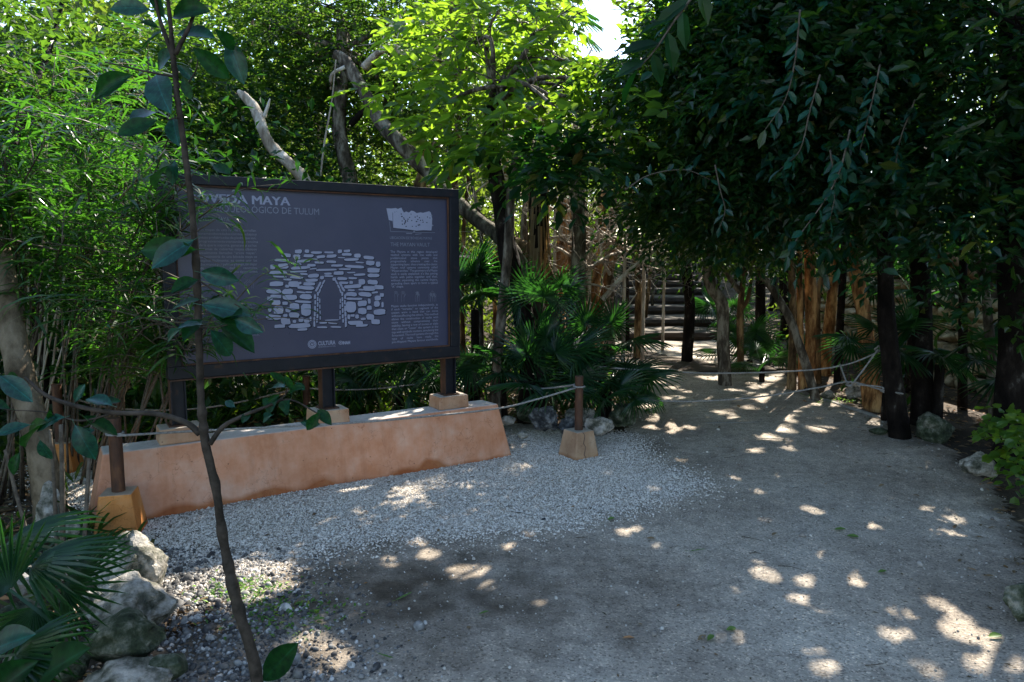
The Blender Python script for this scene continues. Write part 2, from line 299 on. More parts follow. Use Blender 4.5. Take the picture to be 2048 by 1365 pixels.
# sun spots: places where gaps in the leaves line up with the sun
def gcoord(p): return p[..., :2] - p[..., 2:3]*(SUN[:2]/SUN[2])
HOLES = []
def spot(px, py, r=.05, z=0.0):
    g = gcoord(G(px, py, z)); HOLES.append((g[0], g[1], r))
for a in [(1511,907,.05),(1574,901,.035),(1363,926,.035),(1468,963,.03),(1558,957,.02),(1831,940,.035),(1305,987,.04),(1515,990,.035),(1808,1004,.05),
          (1845,1020,.035),(1622,1027,.055),(1529,1047,.035),(1734,1057,.05),(1913,1045,.04),(1905,1070,.03),(1530,1160,.065),(1619,1178,.06),(1679,1142,.075),(1704,1174,.06),(1660,1130,.06),
          (1632,1220,.055),(1589,1211,.035),(1878,1219,.055),(1802,1240,.045),(1773,1279,.04),(1820,1283,.03),(1457,1279,.05),(1640,1334,.06),
          (1909,1275,.06),(1925,1255,.05),(1975,1291,.06),(1968,1349,.06),(2014,1338,.06),(1858,1350,.04),(1515,1135,.03),(1310,1100,.03),(1475,1190,.02),
          (747,991,.05),(822,984,.05),(935,972,.03),(833,1094,.04),(853,1118,.05),(915,1152,.06),(959,1148,.05),(969,1179,.04),(1024,1099,.045),(1058,1070,.03),
          (1246,1073,.04),(771,1138,.05),(1272,1066,.03),(1300,858,.06),(1379,858,.05),(1350,861,.05),(1554,860,.04),(1440,830,.05),(1500,820,.05),(1330,800,.05),(660,1330,.06),(620,1300,.05),
          (1075,1215,.02),(1050,936,.035),(1130,950,.02),(1210,955,.02),(700,985,.03)]: spot(*a)
for k in range(7): HOLES.append((-1.88+.10*k, 3.28+.035*k, .27-.015*k))       # the bright patch beyond the shadow of the board
for k in range(8): HOLES.append((-1.95+.10*k, 3.14+.03*k, .16))
for k in range(5): HOLES.append((-2.7+.25*k, 3.0+.1*k, .2))
for k in range(40): g_ = G(rng.uniform(1520, 1730), rng.uniform(745, 812)); HOLES.append((g_[0], g_[1], rng.uniform(.07, .16)))
for k in range(60): g_ = gcoord(P(1640, 700, 11.8)*(1-k/60)+P(2080, 700, 7.8)*(k/60)+np.array([0, 0, rng.uniform(-.9, .6)])); HOLES.append((g_[0], g_[1], rng.uniform(.06, .2)))
for k in range(40): g_ = G(rng.uniform(1270, 1640), rng.uniform(745, 880)); HOLES.append((g_[0], g_[1], rng.uniform(.03, .075)))
def hole_at(px, py, d, r): g = gcoord(P(px, py, d)); HOLES.append((g[0], g[1], r))
for a in [(1608,560,8.7,.14),(1612,620,8.7,.16),(1612,690,8.7,.18),(1612,760,8.7,.18),(1608,510,8.7,.12),(1665,560,9.9,.18),(1665,610,9.9,.18),(1660,680,9.9,.18),(1745,760,7.5,.14),(1750,700,7.5,.12),(1745,800,7.5,.12),(850,345,8.3,.14),(1210,600,9.5,.14),(1120,500,10,.15),
          (1245,640,7.2,.12),(1535,690,9.2,.12),(1540,790,9.0,.1),(1700,640,10.8,.25),(1720,700,10.5,.25),(1900,680,8.8,.22),(1960,700,8.5,.25),(2010,760,8.2,.22),(1940,780,8.4,.22),(2040,690,8.2,.25),(1870,520,9.5,.3),(1830,600,8.6,.3),(1930,440,9.5,.3),(1780,560,9.5,.25),
          (285,1105,3.15,.16),(300,1130,3.1,.12),(60,1150,3.2,.1),(1150,440,9.6,.3),(1240,420,9.4,.3),(1290,470,9.6,.25),(1190,520,9.4,.2),(1020,440,8.1,.1)]: hole_at(*a)
# broad sun on the far part of the path and its stairway
for k in range(130):
    y = 8.4 + 28*rng.random()**1.2; x = path_cx(y) + rng.uniform(-1.5, 1.5); z = float(ramp_z(y))
    g = np.array([x, y]) - z*(SUN[:2]/SUN[2]); HOLES.append((g[0], g[1], rng.uniform(.05, .12)))
HOLES = np.array(HOLES)
def carve(pos, L):
    g = gcoord(pos); keep = np.ones(len(pos), bool)
    order = np.arange(len(pos))
    for hx, hy, r in HOLES:
        sel = np.abs(g[:, 0]-hx) < .6
        idx = order[sel]
        dx = g[idx, 0]-hx; dy = g[idx, 1]-hy
        rr = r + .22*L[idx]
        keep[idx[(dx*dx + dy*dy*.55 < rr*rr)]] = False
    # a break in the canopy over the line of the stairway
    keep &= ~((pos[:, 1] > 4.5) & (np.abs(pos[:, 0]/np.maximum(pos[:, 1], .1)-.118) < .036+.012*np.sin(pos[:, 2]*6)+.012*np.sin(pos[:, 1]*3+pos[:, 0]*9)) & ((pos[:, 2]-1.6)/np.maximum(pos[:, 1], .1) > .262))
    return keep

# ------------------------------------------------------------------ leaves
TPL = {
 'diamond': (np.array([[0, 0, 0], [.42, .5, .10], [1, 0, -.05], [.42, -.5, .10]]), [np.array([[0, 2, 1], [0, 3, 2]])]),
 'oval': (np.array([[0, 0, 0], [.22, .36, .05], [.62, .46, .05], [1, 0, -.10], [.62, -.46, .05], [.22, -.36, .05], [.45, 0, -.02]]),
          [np.array([[0, 6, 1], [1, 6, 2], [2, 6, 3], [0, 5, 6], [5, 4, 6], [4, 3, 6]])]),
 'lance': (np.array([[0, 0, 0], [.2, .42, .03], [.2, -.42, .03], [.48, .5, 0], [.48, -.5, 0], [.76, .34, -.13], [.76, -.34, -.13], [.97, 0, -.36]]), [np.array([[1, 2, 4, 3], [3, 4, 6, 5]]), np.array([[0, 2, 1], [5, 6, 7]])]),
}
def leaves(name, pos, d, n, L, W, m, parent=None, tpl='diamond', cut=True, kind=None):
    pos = np.asarray(pos, float); L = np.broadcast_to(L, (len(pos),)).astype(float); W = np.broadcast_to(W, (len(pos),)).astype(float)
    if cut:
        k = carve(pos + nrm(d)*L[:, None]*.5, L); pos, d, n, L, W = pos[k], d[k], n[k], L[k], W[k]
    d = nrm(d); s = nrm(np.cross(n, d)); n2 = np.cross(d, s)
    tv, tf = TPL[tpl]
    v = pos[:, None] + L[:, None, None]*(tv[None, :, 0:1]*d[:, None] + tv[None, :, 2:3]*n2[:, None]) + (W[:, None, None]*tv[None, :, 1:2])*s[:, None]
    off = np.arange(len(pos))[:, None, None]*len(tv)
    me = np_mesh(name, v.reshape(-1, 3), [(f[None]+off).reshape(-1, f.shape[1]) for f in tf])
    o = link(name, me, m, parent)
    if kind: o['kind'] = kind
    return o
def sprigs(origin, sdir, K, SL, L, W, droop=.3, up=.5, spread=.8, jitter=.3):
    """origin, sdir (S,3); K leaves each on a drooping twig of length SL; returns leaf pos, dir, normal, L, W"""
    S = len(origin); sdir = nrm(sdir)
    t = (np.arange(K)+.5)/K; t = t[None] + rng.uniform(-.4, .4, (S, K))/K
    SL = np.broadcast_to(SL, (S,))
    pos = origin[:, None] + sdir[:, None]*(t*SL[:, None])[..., None]; pos[..., 2] -= droop*(t**2)*SL[:, None]
    side = nrm(np.cross(sdir, np.array([0, 0, 1.0])) + rng.normal(0, .05, (S, 3)))
    sg = np.where(np.arange(K) % 2, 1.0, -1.0)[None, :, None]*np.ones((S, 1, 1))
    sg[:, -1] = rng.uniform(-.3, .3, (S, 1))
    d = sdir[:, None]*(.55+t[..., None]*.4) + sg*spread*side[:, None] + rng.normal(0, jitter, (S, K, 3)); d[..., 2] -= droop*.8*t
    n = np.array([0, 0, 1.0])*up + rng.normal(0, jitter*1.3, (S, K, 3))
    LL = L*rng.uniform(.6, 1.2, (S, K)); WW = W/L*LL*rng.uniform(.85, 1.15, (S, K))
    return pos.reshape(-1, 3), d.reshape(-1, 3), n.reshape(-1, 3), LL.ravel(), WW.ravel()
def blob_pts(blobs, n, clump=.0, nclump=0):
    """blobs: rows (cx,cy,cz, rx,ry,rz, weight)"""
    B = np.array(blobs, float); w_ = B[:, 6]*B[:, 3]*B[:, 5]; w_ = w_/w_.sum()
    i = rng.choice(len(B), n, p=w_); q = nrm(rng.normal(size=(n, 3)))*(rng.random((n, 1))**.45)
    p = B[i, :3] + q*B[i, 3:6]
    if nclump:
        j = rng.choice(len(B), nclump, p=w_); qc = nrm(rng.normal(size=(nclump, 3)))*(rng.random((nclump, 1))**.4)
        C_ = B[j, :3] + qc*B[j, 3:6]; k = rng.integers(0, nclump, n)
        p = C_[k] + rng.normal(0, clump, (n, 3))*np.array([1, 1, .55]); q = nrm(p-B[j[k], :3])
    return p, q
def crown(parent, blobs, ns, K, SL, L, W, m, tpl='diamond', droop=.3, clump=.35, nclump=0, name='crown', up=.5, cut=True, hang=0.0, kind=None, spread=.8):
    p, q = blob_pts(blobs, ns, clump, nclump)
    sdv = nrm(q)*.6 + rng.normal(0, .6, (ns, 3)); sdv[:, 2] = sdv[:, 2]*.4 - hang
    return leaves(name, *sprigs(p, sdv, K, SL*rng.uniform(.6, 1.3, ns), L, W, droop, up, spread), m=m, parent=parent, tpl=tpl, cut=cut, kind=kind)
def pb(px, py, d, rx, ry, rz, w_=1.0): p = P(px, py, d); return (p[0], p[1], p[2], rx, ry, rz, w_)
def branchy(mb, start, dirv, length, r, depth, seed=0, bend=.35, kids=(2, 4), sides=5, grav=0.0, spread=.8):
    """a forking bare branch"""
    R_ = random.Random(seed); pts = [np.array(start, float)]; d = nrm(dirv); n = 4
    for i in range(n):
        d = nrm(d + np.array([R_.gauss(0, bend), R_.gauss(0, bend), R_.gauss(0, bend)-grav])*.6); pts.append(pts[-1]+d*length/n)
    tube(mb, pts, list(np.linspace(r, r*.35, n+1)), sides, .05, cap=False, sub=2)
    if depth > 0:
        for k in range(R_.randint(*kids)):
            i = R_.randint(1, n); dd = nrm(d + np.array([R_.gauss(0, spread), R_.gauss(0, spread), R_.gauss(0.1, spread)]))
            branchy(mb, pts[i], dd, length*R_.uniform(.45, .75), r*(1-.6*i/n)*.6, depth-1, R_.random()*1e6, bend, kids, max(3, sides-1), grav, spread)

# ================================================================== THE GROUND
def grid_sheet(name, xs, ys, zf, m, mask=None, attr=None):
    X, Y = np.meshgrid(xs, ys); Z = zf(X, Y); nx = len(xs)
    v = np.stack([X, Y, Z], -1).reshape(-1, 3)
    i = (np.arange(len(ys)-1)[:, None]*nx + np.arange(nx-1)[None]).ravel()
    f = np.stack([i, i+1, i+nx+1, i+nx], -1)
    if mask is not None:
        c = v[f].mean(1); f = f[mask(c[:, 0], c[:, 1])]
        u, inv = np.unique(f.ravel(), return_inverse=True); v = v[u]; f = inv.reshape(f.shape)
    me = np_mesh(name, v, [f], True)
    if attr is not None:
        a = me.attributes.new('earth', 'FLOAT', 'POINT'); a.data.foreach_set('value', attr(v[:, 0], v[:, 1]).astype(np.float32))
    return tag(link(name, me, m), kind='structure')
xs = np.concatenate([np.linspace(-160, -12, 16), np.arange(-11, 14, .25), np.linspace(15, 160, 16)])
ys = np.concatenate([np.linspace(-100, -8, 10), np.arange(-7, 40, .25), np.linspace(42, 260, 18)])
grid_sheet('ground', xs, ys, lambda x, y: np.where((y < 10) & (y > -4) & (np.abs(x) < 6), -.012, H(x, y)), M['soil'])

EDGE_R = np.array([(9.9, 8.3)])
_er = [G(2600, 1900), G(2200, 1365), G(2110, 1240), G(2060, 1120), G(2010, 1000), G(1900, 905), G(1815, 868), G(1770, 835), G(1700, 812), G(1625, 790), G(1590, 768), G(1562, 745), G(1500, 715)]
_er = np.array([[p[0], p[1]] for p in _er] + [[path_cx(13.0)+1.35, 13.0]])
_el = [G(-300, 1900), G(-60, 1420), G(250, 1365), G(420, 1250), G(330, 1190), G(300, 1090), G(170, 1010), G(100, 930), G(400, 880), G(700, 850), G(1000, 850), G(1250, 872), G(1275, 820), G(1280, 760)]
_el = np.array([[p[0], p[1]] for p in _el] + [[path_cx(13.0)-1.2, 13.0]])
def wob(y, a): return .05*np.sin(y*7+a)+.03*np.sin(y*17+a*2)
def sdist(x, y, line):
    """distance to a polyline"""
    x = np.asarray(x, float); d = np.full(x.shape, 1e9)
    for (x0, y0), (x1, y1) in zip(line[:-1], line[1:]):
        ux, uy = x1-x0, y1-y0; t = np.clip(((x-x0)*ux+(y-y0)*uy)/(ux*ux+uy*uy), 0, 1)
        d = np.minimum(d, np.hypot(x-x0-t*ux, y-y0-t*uy))
    return d
POLY = np.vstack([_el, _er[::-1]])
def inside(x, y, poly=POLY):
    x = np.asarray(x, float); y = np.asarray(y, float); c = np.zeros(x.shape, bool); n = len(poly)
    for i in range(n):
        x0, y0 = poly[i]; x1, y1 = poly[(i+1) % n]
        k = ((y0 > y) != (y1 > y)) & (x < (x1-x0)*(y-y0)/(y1-y0+1e-12)+x0); c ^= k
    return c
def earth(x, y):
    e = np.clip(1-sdist(x, y, _er)/.35, 0, 1)*.75
    e = np.maximum(e, np.clip(1-sdist(x, y, _el[1:7])/1.1*1.15, 0, 1)*.95)
    for a_, b_, c_, d_, k_ in ((800, 1190, 2.1, 1.15, 1.0), (640, 1230, .8, .5, .9), (1010, 1200, .6, .3, .6), (560, 1320, .7, .5, .9), (900, 1260, 1.0, .35, .7)):
        q = G(a_, b_); e = np.maximum(e, np.clip(1-np.hypot((x-q[0])/c_, (y-q[1])/d_), 0, 1)*k_*.9)
    return e
px_ = lambda x, y: .012*np.sin(x*2.3+y*1.1)+.007*np.sin(x*5.1-y*3.7)+.005*np.sin(x*11+2*np.sin(y*3))*np.sin(y*9+1.5*np.sin(x*4))+.003*np.sin(x*23+y*7)*np.sin(y*19-x*5)
pz = lambda x, y: .004+.5*(px_(x, y)+.027)
grid_sheet('path', np.arange(-4.2, 6.2, .05), np.arange(.6, 13.0, .05), lambda x, y: pz(x, y), M['sand'], lambda x, y: inside(x+wob(y, 1)*.6, y+wob(x, 2)*.6), earth)

# stairway: treads of trodden sand held by timber beams
stair = tag(empty('stairway', (path_cx(Y0), Y0, 0)), kind='structure')
def slab(name, y0, y1, z, half, m, parent, zlo=-.3, zoff=0):
    n = 12; mb = MB(); c0, c1 = path_cx(y0), path_cx(y1)
    tt = np.linspace(-half, half, n)
    for a in range(n-1):
        for b in range(5):
            ya, yb = y0+(y1-y0)*b/5, y0+(y1-y0)*(b+1)/5
            ca, cb = path_cx(ya), path_cx(yb); zz = lambda t, y: z+.012*math.sin(t*4+y*3)+zoff
            mb.add([(ca+tt[a], ya, zz(tt[a], ya)), (ca+tt[a+1], ya, zz(tt[a+1], ya)), (cb+tt[a+1], yb, zz(tt[a+1], yb)), (cb+tt[a], yb, zz(tt[a], yb))], [[0, 1, 2, 3]])
    return mb.build(name, m, parent, True)
slab('tread', 12.9, Y0+TREAD, 0.012, 1.2, M['sand'], stair)
for i in range(1, NSTEP+1):
    y0 = Y0+i*TREAD; z = i*RISE; half = 1.04-.006*i
    slab('tread', y0+.05, y0+TREAD if i < NSTEP else y0+30, z, half, M['tread'], stair)
    mb = MB(); c = path_cx(y0); j = [rng.uniform(-.012, .012) for _ in range(3)]
    tube(mb, [(c-half-.12, y0+j[0], z-.085), (c+j[1], y0, z-.075+j[1]), (c+half+.12, y0+j[2], z-.08)], [.095, .1, .09], 7, .05, sub=3)
    mb.build('timber_beam', M['timber'], stair)
    mb = MB(); mb.box((c, y0+.02, z-.25), (half, 0, 0), (0, .02, 0), (0, 0, .2)); mb.build('riser_earth', M['soil'], stair)
for k, (py_, x0, x1, hh) in enumerate([(748, 1400, 1625, .05), (849, 1405, 1790, .018), (716, 1395, 1500, .04)]):
    a, b = G(x0, py_), G(x1, py_-2 if k else py_)
    mb = MB(); tube(mb, [a, (a+b)/2+[0, .02, .004], b], [hh, hh*1.05, hh], 6, .06, sub=4)
    tag(mb.build('edging_beam', M['timber'] if k != 1 else M['concrete']), ['half buried timber crossing the path just beyond the ropes', 'dusty concrete strip crossing the path before the dark rope tree', 'timber sill across the path before the first steps'][k], 'beam')
mb = MB(); a, b, c = G(1556, 742), G(1640, 800), G(1800, 852)
tube(mb, [a+[0, 1.2, 0], a, b], [.035, .04, .04], 6, .08, sub=3); tag(mb.build('path_edging', M['timber']), 'narrow pole edging along the right side of the path by the red trunks', 'edging')
mb = MB(); tube(mb, [b, (b+c)/2, c], [.03, .035, .03], 6, .1, sub=3); tag(mb.build('path_edging', M['concrete']), 'pale crumbling edging between the path and the mossy rocks', 'edging')

# gravel apron in front of the sign
GP = np.array([G(*q)[:2] for q in [(262, 1052), (200, 1085), (100, 960), (60, 900), (250, 900), (262, 1052), (1028, 915), (1040, 872), (1200, 868), (1262, 874), (1300, 930), (1420, 975), (1330, 1010), (1130, 1060), (960, 1075), (760, 1090), (560, 1130), (560, 1170), (330, 1200), (330, 1110), (200, 1085)]])
def stones(name, pts, size, m, kind='stuff', zoff=0.0, flat=.6, zf=None, round_=False):
    n = len(pts); k = 6 if round_ else 5
    th = np.arange(k)/k*2*math.pi
    s = np.broadcast_to(size, (n,))*rng.lognormal(0, .28, n)
    ang = rng.uniform(0, 6.28, n); asp = rng.uniform(.6, 1, n)
    ring = np.stack([np.cos(th[None]+rng.normal(0, .12, (n, k))), asp[:, None]*np.sin(th[None]+rng.normal(0, .12, (n, k)))], -1)*(1+rng.uniform(-.18, .18, (n, k)))[..., None]*s[:, None, None]*.5
    ca, sa = np.cos(ang)[:, None], np.sin(ang)[:, None]; ring = np.stack([ring[..., 0]*ca-ring[..., 1]*sa, ring[..., 0]*sa+ring[..., 1]*ca], -1)
    tilt = rng.normal(0, .2, (n, 2)); zt = (ring*tilt[:, None]).sum(-1)
    z0 = np.reshape(np.broadcast_to((0.006 if zf is None else zf(pts[:, 0], pts[:, 1])) + zoff, (n,)), (-1, 1))
    rings = [(1.0, .12), (.86, .42), (.5, .62)] if round_ else [(1.0, .14)]
    v = np.zeros((n, k*len(rings)+1, 3)); f = []
    for r_, (w_, h_) in enumerate(rings):
        v[:, r_*k:(r_+1)*k, :2] = pts[:, None, :2]+ring*w_*(1+rng.uniform(-.08, .08, (n, k)))[..., None]; v[:, r_*k:(r_+1)*k, 2] = zt*w_ + s[:, None]*h_*flat/.6 + z0
        if r_: 
            for j in range(k): a, b = (r_-1)*k+j, (r_-1)*k+(j+1) % k; f += [[a, b, b+k], [a, b+k, a+k]]
    v[:, -1, :2] = pts[:, :2] + rng.normal(0, .08, (n, 2))*s[:, None]; v[:, -1, 2] = z0[:, 0] + s*flat*rng.uniform(1.05, 1.2, n)
    t_ = (len(rings)-1)*k
    for j in range(k): f += [[t_+j, t_+(j+1) % k, len(rings)*k]]
    f = np.array(f); off = np.arange(n)[:, None, None]*(k*len(rings)+1)
    me = np_mesh(name, v.reshape(-1, 3), [(f[None]+off).reshape(-1, 3)], round_)
    return tag(link(name, me, m), kind=kind)
gx0, gx1, gy0, gy1 = GP[:, 0].min(), GP[:, 0].max()+.5, GP[:, 1].min()-.2, GP[:, 1].max()+.1
n = 300000; q = np.c_[rng.uniform(gx0, gx1, n), rng.uniform(gy0, gy1, n)]
jj = rng.normal(0, 1, (n, 2))*(.05+.16*rng.random((n, 1))**2); ok = inside(q[:, 0]+jj[:, 0], q[:, 1]+jj[:, 1], GP)
q = q[ok][:165000]
tag(stones('gravel', q, .0118, M['gravel'], zf=pz, flat=.42), 'pale limestone gravel spread before the sign', 'gravel')
# coarse dark pebbles bottom left and grit scattered on the sand
q = np.c_[rng.uniform(-2.2, .6, 48000), rng.uniform(1.3, 3.8, 48000)]
dd = sdist(q[:, 0], q[:, 1], np.array([G(300, 1110)[:2], G(420, 1250)[:2], G(470, 1365)[:2]]))
q = q[rng.random(len(q)) < .85*np.exp(-(dd/.40)**2)]
tag(stones('pebbles', q, rng.choice([.009, .014, .022, .034], len(q), p=[.5, .32, .15, .03]), M['pebble'], flat=.42, round_=True, zf=pz), kind='stuff')
q = np.c_[rng.uniform(-2, 5.5, 26000), rng.uniform(1.2, 9.5, 26000)]; q = q[inside(q[:, 0], q[:, 1])]
tag(stones('grit', q, rng.choice([.004, .007, .011, .02], len(q), p=[.5, .36, .125, .015]), M['grit'], flat=.5, round_=True, zf=pz), kind='stuff')

# ================================================================== THE SIGN
A0, B0 = G(262, 1050), G(1028, 915); A0[2] = B0[2] = 0
U = nrm(B0-A0); NB = np.array([-U[1], U[0], 0]); Z = np.array([0, 0, 1.0])   # NB points away from the camera
def S(s, t, z): return A0 + U*s + NB*t + Z*z
SL = float(np.linalg.norm(B0-A0))
sign = thing('information_sign', 'large slate blue information board with a stone vault drawing, on steel posts', 'sign', tuple(S(SL/2, .25, 0)))
# base wall
HB = .435; s0, s1 = -.22, SL
bw = thing('plaster_base_wall', 'long low terracotta plastered base with sloping ends, carrying the sign posts', 'wall', tuple(S(SL/2, .25, 0)))
def prism(mb, bot, top, nu=1):
    """hexahedron from 4 bottom and 4 top corners"""
    mb.add(np.vstack([bot, top]), [[[3, 2, 1, 0], [4, 5, 6, 7], [0, 1, 5, 4], [1, 2, 6, 5], [2, 3, 7, 6], [3, 0, 4, 7]]])
def bevel(o, wd=.006, seg=2):
    b = o.modifiers.new('edge', 'BEVEL'); b.width = wd; b.segments = seg; b.limit_method = 'ANGLE'; b.angle_limit = .6; return o
mb = MB()
prism(mb, [S(s0, 0, -.05), S(s1, 0, -.05), S(s1-.02, .38, -.05), S(s0, .38, -.05)], [S(s0+.10, .08, HB), S(s1-.10, .08, HB), S(s1-.12, .305, HB), S(s0+.10, .305, HB)])
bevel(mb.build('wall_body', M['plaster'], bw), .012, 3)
PS = [.321, 1.294, 2.265]
for s in PS:
    mb = MB(); hw = .13
    prism(mb, [S(s-hw, .100, HB+.001), S(s+hw, .100, HB+.001), S(s+hw, .292, HB+.001), S(s-hw, .292, HB+.001)], [S(s-hw+.006, .105, HB+.1), S(s+hw-.006, .105, HB+.1), S(s+hw-.006, .287, HB+.1), S(s-hw+.006, .287, HB+.1)])
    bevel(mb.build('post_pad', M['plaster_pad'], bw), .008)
ZT, ZB, TB = 2.113, .838, .2
XL, XR = .265, 2.338
for k, s in enumerate(PS):   # H-section posts: web and two flanges
    mb = MB(); zc, hz = (HB+.1+ZB)/2, (ZB-HB-.1)/2 + (.0 if k != 9 else 0)
    mb.box(S(s, TB, zc), U*.037, NB*.004, Z*hz)
    mb.box(S(s-.041, TB, zc), U*.004, NB*.045, Z*hz); mb.box(S(s+.041, TB, zc), U*.004, NB*.045, Z*hz)
    p = mb.build('post', M['frame'], sign)
    mb = MB(); mb.box(S(s-.0465, TB, zc), U*.0015, NB*.043, Z*hz); mb.box(S(s, TB, HB+.105), U*.065, NB*.065, Z*.0045)
    mb.build('rusty_flange_face', M['rust'], p)
FW, FT = .08, .062
for nm, c, hu, hz in [('frame_rail', S((XL+XR)/2, TB-.01, ZT-FT/2), (XR-XL)/2, FT/2), ('frame_rail', S((XL+XR)/2, TB-.01, ZB+FW/2), (XR-XL)/2, FW/2),
                  ('frame_stile', S(XL+FW/2, TB-.012, (ZT-FT+ZB+FW)/2), FW/2, (ZT-FT-ZB-FW)/2), ('frame_stile', S(XR-FW/2, TB-.012, (ZT-FT+ZB+FW)/2), FW/2, (ZT-FT-ZB-FW)/2)]:
    mb = MB(); mb.box(c, U*hu, NB*.055, Z*hz); bevel(mb.build(nm, M['frame'], sign), .004)
# rust line along the frame lips
mb = MB()
for z in (ZT-FT-.006, ZB+FW+.006): mb.box(S((XL+XR)/2, TB-.045, z), U*((XR-XL)/2-FW-.002), NB*.006, Z*.0055)
for s in (XL+FW+.006, XR-FW-.006): mb.box(S(s, TB-.045, (ZT-FT+ZB+FW)/2), U*.0055, NB*.0055, Z*((ZT-FT-ZB-FW)/2-.014))
mb.build('inner_lip', M['rust'], sign)
mb = MB(); mb.box(S((XL+XR)/2, TB-.02, ZB-.006), U*((XR-XL)/2-.01), NB*.05, Z*.005); mb.build('lower_flange', M['rust'], sign)
mb = MB(); mb.box(S((XL+XR)/2, TB-.012, (ZT-FT+ZB+FW)/2), U*((XR-XL)/2-FW-.001), NB*.012, Z*((ZT-FT-ZB-FW)/2-.001))
mb.box(S((XL+XR)/2, TB+.03, (ZT-FT+ZB+FW)/2), U*((XR-XL)/2-FW-.002), NB*.008, Z*((ZT-FT-ZB-FW)/2-.002))
panel = mb.build('panel', M['panel'], sign)
mb = MB()
for k in range(26):
    s_, z_ = rng.uniform(XL+.15, XR-.12), rng.uniform(ZB+.12, ZT-.12); l_, a_ = rng.uniform(.004, .02), rng.uniform(1.2, 1.9)
    dx, dz = math.cos(a_)*l_, math.sin(a_)*l_; mb.poly([S(s_, TB-.0262, z_), S(s_+.003, TB-.0262, z_-.001), S(s_+dx+.0015, TB-.0262, z_+dz), S(s_+dx, TB-.0262, z_+dz)])
o = mb.build('dirt_marks', M['print_dark'], sign); o['kind'] = 'stuff'
TP = TB-.024-.0015
def bd(px, py):
    """board coordinates (s, z) seen at a pixel of the photograph"""
    r = ray(px, py); p0 = S(0, TP, 0); t = np.dot(p0-CAM, NB)/np.dot(r, NB); p = CAM+r*t
    return float(np.dot(p-A0, U)), float(p[2])
def c4(x, y): return bd(360+x/3.5929, 360+y/3.5929)     # coordinates measured in an enlargement of the board
def pr(mb, pts, lift=0.0): mb.poly([S(a, TP-lift, b) for a, b in pts])
def blobpoly(x, y, w_, h, rr, k=16, tilt=0.0):
    th = np.arange(k)/k*2*math.pi; e = .55
    cx_ = np.sign(np.cos(th))*np.abs(np.cos(th))**e*w_/2*(1+rr.uniform(-.10, .10, k)); cy_ = np.sign(np.sin(th))*np.abs(np.sin(th))**e*h/2*(1+rr.uniform(-.14, .14, k))
    cy_ += cx_*rr.uniform(-.07, .07); c, s = math.cos(tilt), math.sin(tilt)
    return [c4(x+a*c-b*s, y+a*s+b*c) for a, b in zip(cx_, -cy_)]
ST = '''850,515,50,28 912,513,30,24 980,523,78,18 1070,522,68,14 1148,515,30,26 1200,511,46,18 762,543,72,26 840,553,50,34 922,546,72,22 1012,553,62,20 1088,548,72,24 1196,536,70,20 1160,560,50,8 1275,546,46,28 1355,560,80,24
730,578,104,20 885,584,108,20 963,570,52,8 1087,589,72,18 1000,595,70,16 1232,573,104,18 1366,598,62,32 1424,606,32,36 740,620,76,36 665,627,36,32 836,604,76,14 945,614,62,18 1290,594,60,10 1128,616,90,16 1254,624,132,20
866,632,138,20 1050,647,160,14 1186,642,88,12 1390,650,92,34 705,667,126,26 850,660,124,12 955,640,50,8 1140,670,72,28 890,677,56,14 960,690,82,26 1063,675,56,14 1068,692,64,12 1290,682,86,16 1230,667,60,10 1390,687,82,26 715,696,104,12 835,702,96,18
1020,703,28,24 1108,714,26,24 945,722,88,22 1166,710,70,22 1240,707,60,14 1306,733,48,38 772,717,60,14 1383,736,72,34 692,748,102,34 820,750,80,44 928,748,84,24 1178,740,62,18 1230,738,26,20 862,742,22,18 770,765,28,20
675,800,104,34 773,803,76,36 906,776,118,26 1242,766,130,26 1360,780,90,34 1427,772,72,30 868,808,66,12 925,808,50,12 1230,793,50,12 1300,790,40,12 1230,822,76,30 1330,824,92,30 1400,810,44,14 1450,828,28,26
690,838,80,26 790,844,102,36 904,840,84,34 645,855,42,32 1250,855,118,16 1420,850,46,34 886,876,120,16 688,882,66,38 755,888,40,24 1360,872,20,38 820,914,70,52 906,934,76,82 1228,912,72,76 1308,888,64,44 1414,892,42,38 1455,898,16,40
706,936,74,56 645,930,24,40 776,936,36,36 1310,943,62,44 1360,920,36,30 1434,950,84,40 670,987,106,36 757,975,30,22 820,973,70,40 870,1005,36,30 1240,975,30,18 1272,982,26,30 1368,986,56,44 1213,985,20,34 1316,1000,36,16
758,1016,70,44 822,1018,26,20 1262,1027,110,28 1405,1020,66,34 910,1012,40,28 938,1000,14,34 715,1052,80,26 860,1048,150,34 880,1076,70,18 1306,1047,86,18 1090,1008,100,8 1030,1028,56,12 1098,1030,66,12 1022,1060,74,12 1120,1058,76,10'''
JB = [(970,840,14,34,0),(972,880,12,32,0),(970,925,14,40,0),(968,965,14,36,0),(965,1002,13,32,0),(965,1038,13,40,0),(990,820,13,30,-.1),(989,857,11,34,0),(989,897,11,36,0),(987,940,11,34,0),(987,980,12,30,0),(984,1014,11,28,0),
      (1004,870,8,34,0),(1005,912,8,34,0),(1006,955,8,34,0),(1007,992,8,26,0),(984,785,16,38,.5),(1002,752,15,40,.5),(1003,800,11,34,.35),(1016,768,11,34,.5),(1032,735,12,36,.55)]
rr = np.random.default_rng(3)
stn = [tuple(map(float, q.split(','))) + (rr.uniform(-.03, .03),) for q in ST.split()] + JB + [(2156-x, y, w_, h, -t) for x, y, w_, h, t in JB]
md, ml = MB(), MB()
for x, y, w_, h, t in stn:
    sh = blobpoly(x, y, w_, h, rr, 16, t)
    pr(ml, sh, .0012); cx_, cz_ = np.mean(sh, 0)
    pr(md, [(cx_+(a-cx_)*1.12+.002, cz_+(b-cz_)*1.22-.0035) for a, b in sh], .0006)
